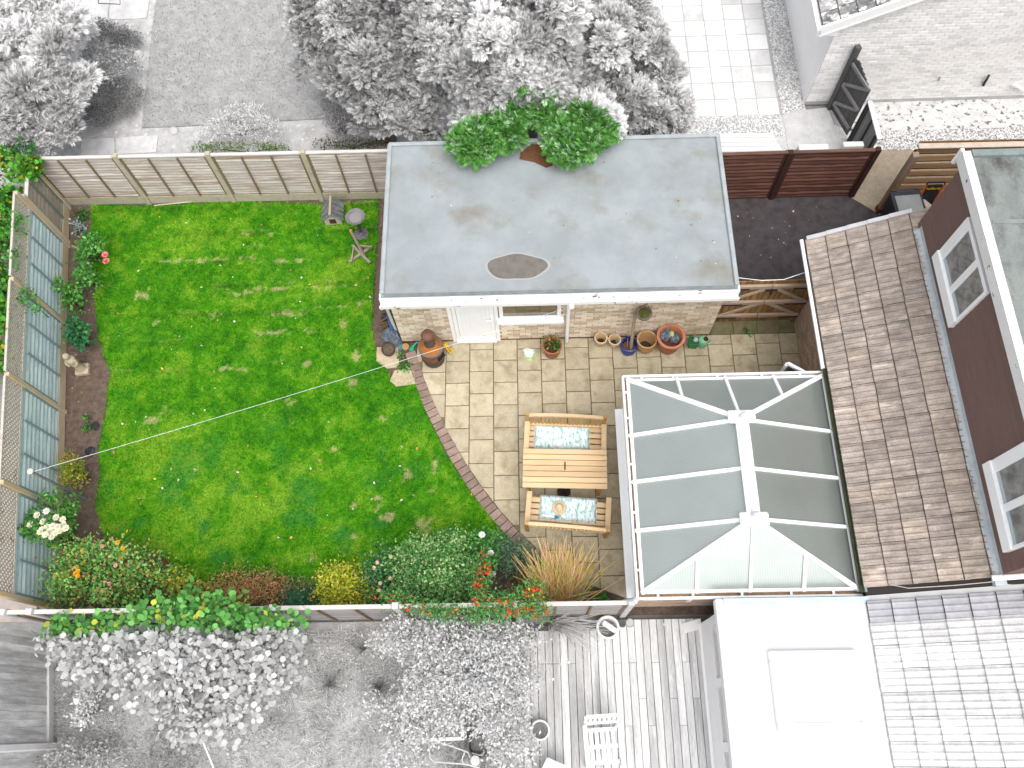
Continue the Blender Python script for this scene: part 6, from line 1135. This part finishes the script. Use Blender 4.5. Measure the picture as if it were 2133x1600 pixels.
# --- conifers: sprays of scale leaves
def sprays(name, blobs, n, L, colf, par, k=11, droop=.25, wd=.22, shell=.3, m=None, low=-.3):
    bb = []
    for b in blobs:
        vol = max(7, int(26*(b[3]*b[4]+b[3]*b[5]+b[4]*b[5])/3)); Cq, _ = blob_pts([b], vol, .12, low)
        for q in Cq: f = random.uniform(.16, .30); bb.append((*q, f*1.15, f*1.15, f*.75))
    C, Nn = blob_pts(bb, n, .45, -.15); out = unit(Nn); A = unit(Nn+rng.standard_normal((n,3))*.35+np.array([0,0,-droop])); F = unit(Nn*.5+np.array([0,0,1.])+rng.standard_normal((n,3))*.35); S = unit(np.cross(A, F))
    base = colf(C, n); P = []; D = []; FF = []; LL = []; CC = []; sz = L*(.65+.7*rng.random((n,1)))
    for i in range(k):
        u = (i+.5)/k; side = 1 if i % 2 else -1; last = i == k-1
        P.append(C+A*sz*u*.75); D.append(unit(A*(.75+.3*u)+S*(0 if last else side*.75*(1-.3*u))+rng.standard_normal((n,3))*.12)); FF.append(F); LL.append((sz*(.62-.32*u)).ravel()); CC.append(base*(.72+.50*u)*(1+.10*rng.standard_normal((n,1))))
    return leaf_mesh(name, np.concatenate(P), np.concatenate(D), np.concatenate(FF), np.concatenate(LL), np.concatenate(LL)*wd*1.6, np.clip(np.concatenate(CC), .01, .95), m or leaf_m, par)
def conifer(name, blobs, n, L, colf, label, base, h, limbm=gbark, **kw):
    t = thing(name, (*base,0), label, 'tree'); MB().tube([(*base,-.1),(base[0]+.03,base[1],h*.5),(base[0],base[1],h)], [.14,.10,.03], 10).build('trunk', limbm, t, smooth=True)
    for b in blobs[:10]:
        c = Vector(b[:3]); MB().tube([(base[0],base[1],max(.3,c.z*.6)), Vector((base[0],base[1],c.z*.8)).lerp(c,.6)+Vector((0,0,.05)), c], [.05,.035,.012], 6).build('limb', limbm, t)
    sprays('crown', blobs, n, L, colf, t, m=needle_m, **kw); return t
def grey_f(lo, hi): return lambda C, n: (lo+(hi-lo)*np.clip((fbm(C[:,0]*1.0+C[:,2], C[:,1], 1.6, 51)-.3)*2.4, 0, 1)[:,None]*(.8+.4*rng.random((n,1))))*np.ones(3)
def half_f(lo, hi):
    """the limb that hangs over the garage keeps its green; the rest of the tree is grey"""
    g = grey_f(lo, hi)
    def f(C, n):
        c = g(C, n); gy = 9.84-.22*((C[:,0]-.15)/1.1)**2; u = rng.random((n,1))
        gcol = np.where(u < .45, np.array([[.075,.25,.04]]), np.where(u < .75, np.array([[.14,.36,.075]]), np.where(u < .93, np.array([[.30,.50,.26]]), np.array([[.07,.18,.03]]))))*(1+.15*rng.standard_normal((n,1)))
        return np.where(((C[:,1] < gy) & (C[:,0] > -1.6) & (C[:,0] < 1.9))[:,None], gcol, c)
    return f
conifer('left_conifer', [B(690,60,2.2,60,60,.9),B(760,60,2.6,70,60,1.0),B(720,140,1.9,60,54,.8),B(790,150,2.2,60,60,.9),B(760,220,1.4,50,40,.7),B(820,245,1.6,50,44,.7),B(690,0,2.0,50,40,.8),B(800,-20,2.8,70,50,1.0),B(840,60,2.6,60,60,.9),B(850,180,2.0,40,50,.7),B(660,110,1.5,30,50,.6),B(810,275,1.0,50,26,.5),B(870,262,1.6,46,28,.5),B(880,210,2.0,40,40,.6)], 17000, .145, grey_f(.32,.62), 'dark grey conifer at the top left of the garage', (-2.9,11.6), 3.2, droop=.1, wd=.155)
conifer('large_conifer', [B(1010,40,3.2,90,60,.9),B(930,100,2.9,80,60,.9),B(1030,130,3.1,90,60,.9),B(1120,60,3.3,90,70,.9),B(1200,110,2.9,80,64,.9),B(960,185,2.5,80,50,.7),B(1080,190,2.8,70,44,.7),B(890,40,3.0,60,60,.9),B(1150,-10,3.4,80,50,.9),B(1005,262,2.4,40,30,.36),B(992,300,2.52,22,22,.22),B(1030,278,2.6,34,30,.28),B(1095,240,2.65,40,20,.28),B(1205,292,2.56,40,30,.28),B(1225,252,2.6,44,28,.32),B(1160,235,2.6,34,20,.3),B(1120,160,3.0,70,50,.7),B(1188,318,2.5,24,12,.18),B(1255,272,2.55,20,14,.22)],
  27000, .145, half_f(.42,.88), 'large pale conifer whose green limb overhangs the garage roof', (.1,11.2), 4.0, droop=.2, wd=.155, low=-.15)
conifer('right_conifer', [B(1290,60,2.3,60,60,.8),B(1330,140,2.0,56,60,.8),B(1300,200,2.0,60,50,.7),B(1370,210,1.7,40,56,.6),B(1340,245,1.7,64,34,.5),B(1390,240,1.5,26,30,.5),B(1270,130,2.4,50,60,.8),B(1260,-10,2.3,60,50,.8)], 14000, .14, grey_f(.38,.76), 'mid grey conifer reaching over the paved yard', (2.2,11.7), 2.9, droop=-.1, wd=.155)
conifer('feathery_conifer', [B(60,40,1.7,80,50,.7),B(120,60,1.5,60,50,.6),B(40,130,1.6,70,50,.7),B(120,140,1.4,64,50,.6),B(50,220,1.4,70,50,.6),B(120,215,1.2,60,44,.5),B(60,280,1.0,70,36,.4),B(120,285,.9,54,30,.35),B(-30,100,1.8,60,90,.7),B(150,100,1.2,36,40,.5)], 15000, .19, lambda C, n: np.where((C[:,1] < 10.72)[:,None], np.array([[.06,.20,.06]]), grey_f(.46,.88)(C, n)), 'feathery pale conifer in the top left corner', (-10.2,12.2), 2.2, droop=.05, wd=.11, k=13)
bush('conifer_seedlings', [B(1370,273,.6,50,8,.2),B(1320,280,.7,30,6,.2),B(900,290,.9,40,8,.25)], 900, .07, .3, [(2,(.05,.17,.05)),(1,(.09,.24,.07)),(1,(.10,.05,.03))], 'green fringe of conifer shoots along the back of the garage roof', 'shrub', per=6, spread=.06)
# --- litter of fallen leaves and petals on lawn, beds, patio and roofs
def litter(name, poly, n, z, r, cols, label):
    xs = [p[0] for p in poly]; ys = [p[1] for p in poly]; x = rng.uniform(min(xs), max(xs), n*2); y = rng.uniform(min(ys), max(ys), n*2); k = poly_in(poly, x, y); x, y = x[k][:n], y[k][:n]; n = len(x)
    a = rng.uniform(0, 6.28, n); D = np.stack([np.cos(a), np.sin(a), .1*rng.standard_normal(n)], 1); F = np.tile([0,0,1.], (n,1))+.25*rng.standard_normal((n,3)); L = r*(.6+.9*rng.random(n))
    o = leaf_mesh(name, np.stack([x, y, np.full(n, z)], 1), D, F, L, L*.6, pick(n, cols, .12), petal, None, True); return tag(o, label, 'leaves', None, 'stuff')
litter('fallen_leaves', LAWN, 90, .04, .045, [(2,(.75,.72,.62)),(1,(.62,.30,.06)),(1,(.70,.50,.08)),(.6,(.6,.25,.2))], 'scattered fallen petals and leaves on the lawn')
litter('bed_litter', [(-9.3,9.9),(-8.9,9.9),(-8.0,2.4),(-8.2,2.4)], 130, .0, .035, [(2,(.34,.25,.16)),(1,(.55,.48,.40)),(1,(.25,.30,.08))], 'small leaves and chips on the left bed')
litter('drive_litter', [(3.6,7.2),(6.2,7.2),(6.2,9.6),(3.6,9.6)], 40, .0, .035, [(2,(.42,.30,.18)),(1,(.7,.66,.6)),(.3,(.1,.3,.03))], 'dead leaves scattered on the dark drive')
litter('roof_litter', [(-2.3,6.7),(3.2,6.7),(3.2,9.4),(-2.3,9.4)], 26, RZ+.008, .03, [(2,(.30,.16,.07)),(1,(.62,.60,.56))], 'a few leaves on the garage roof')
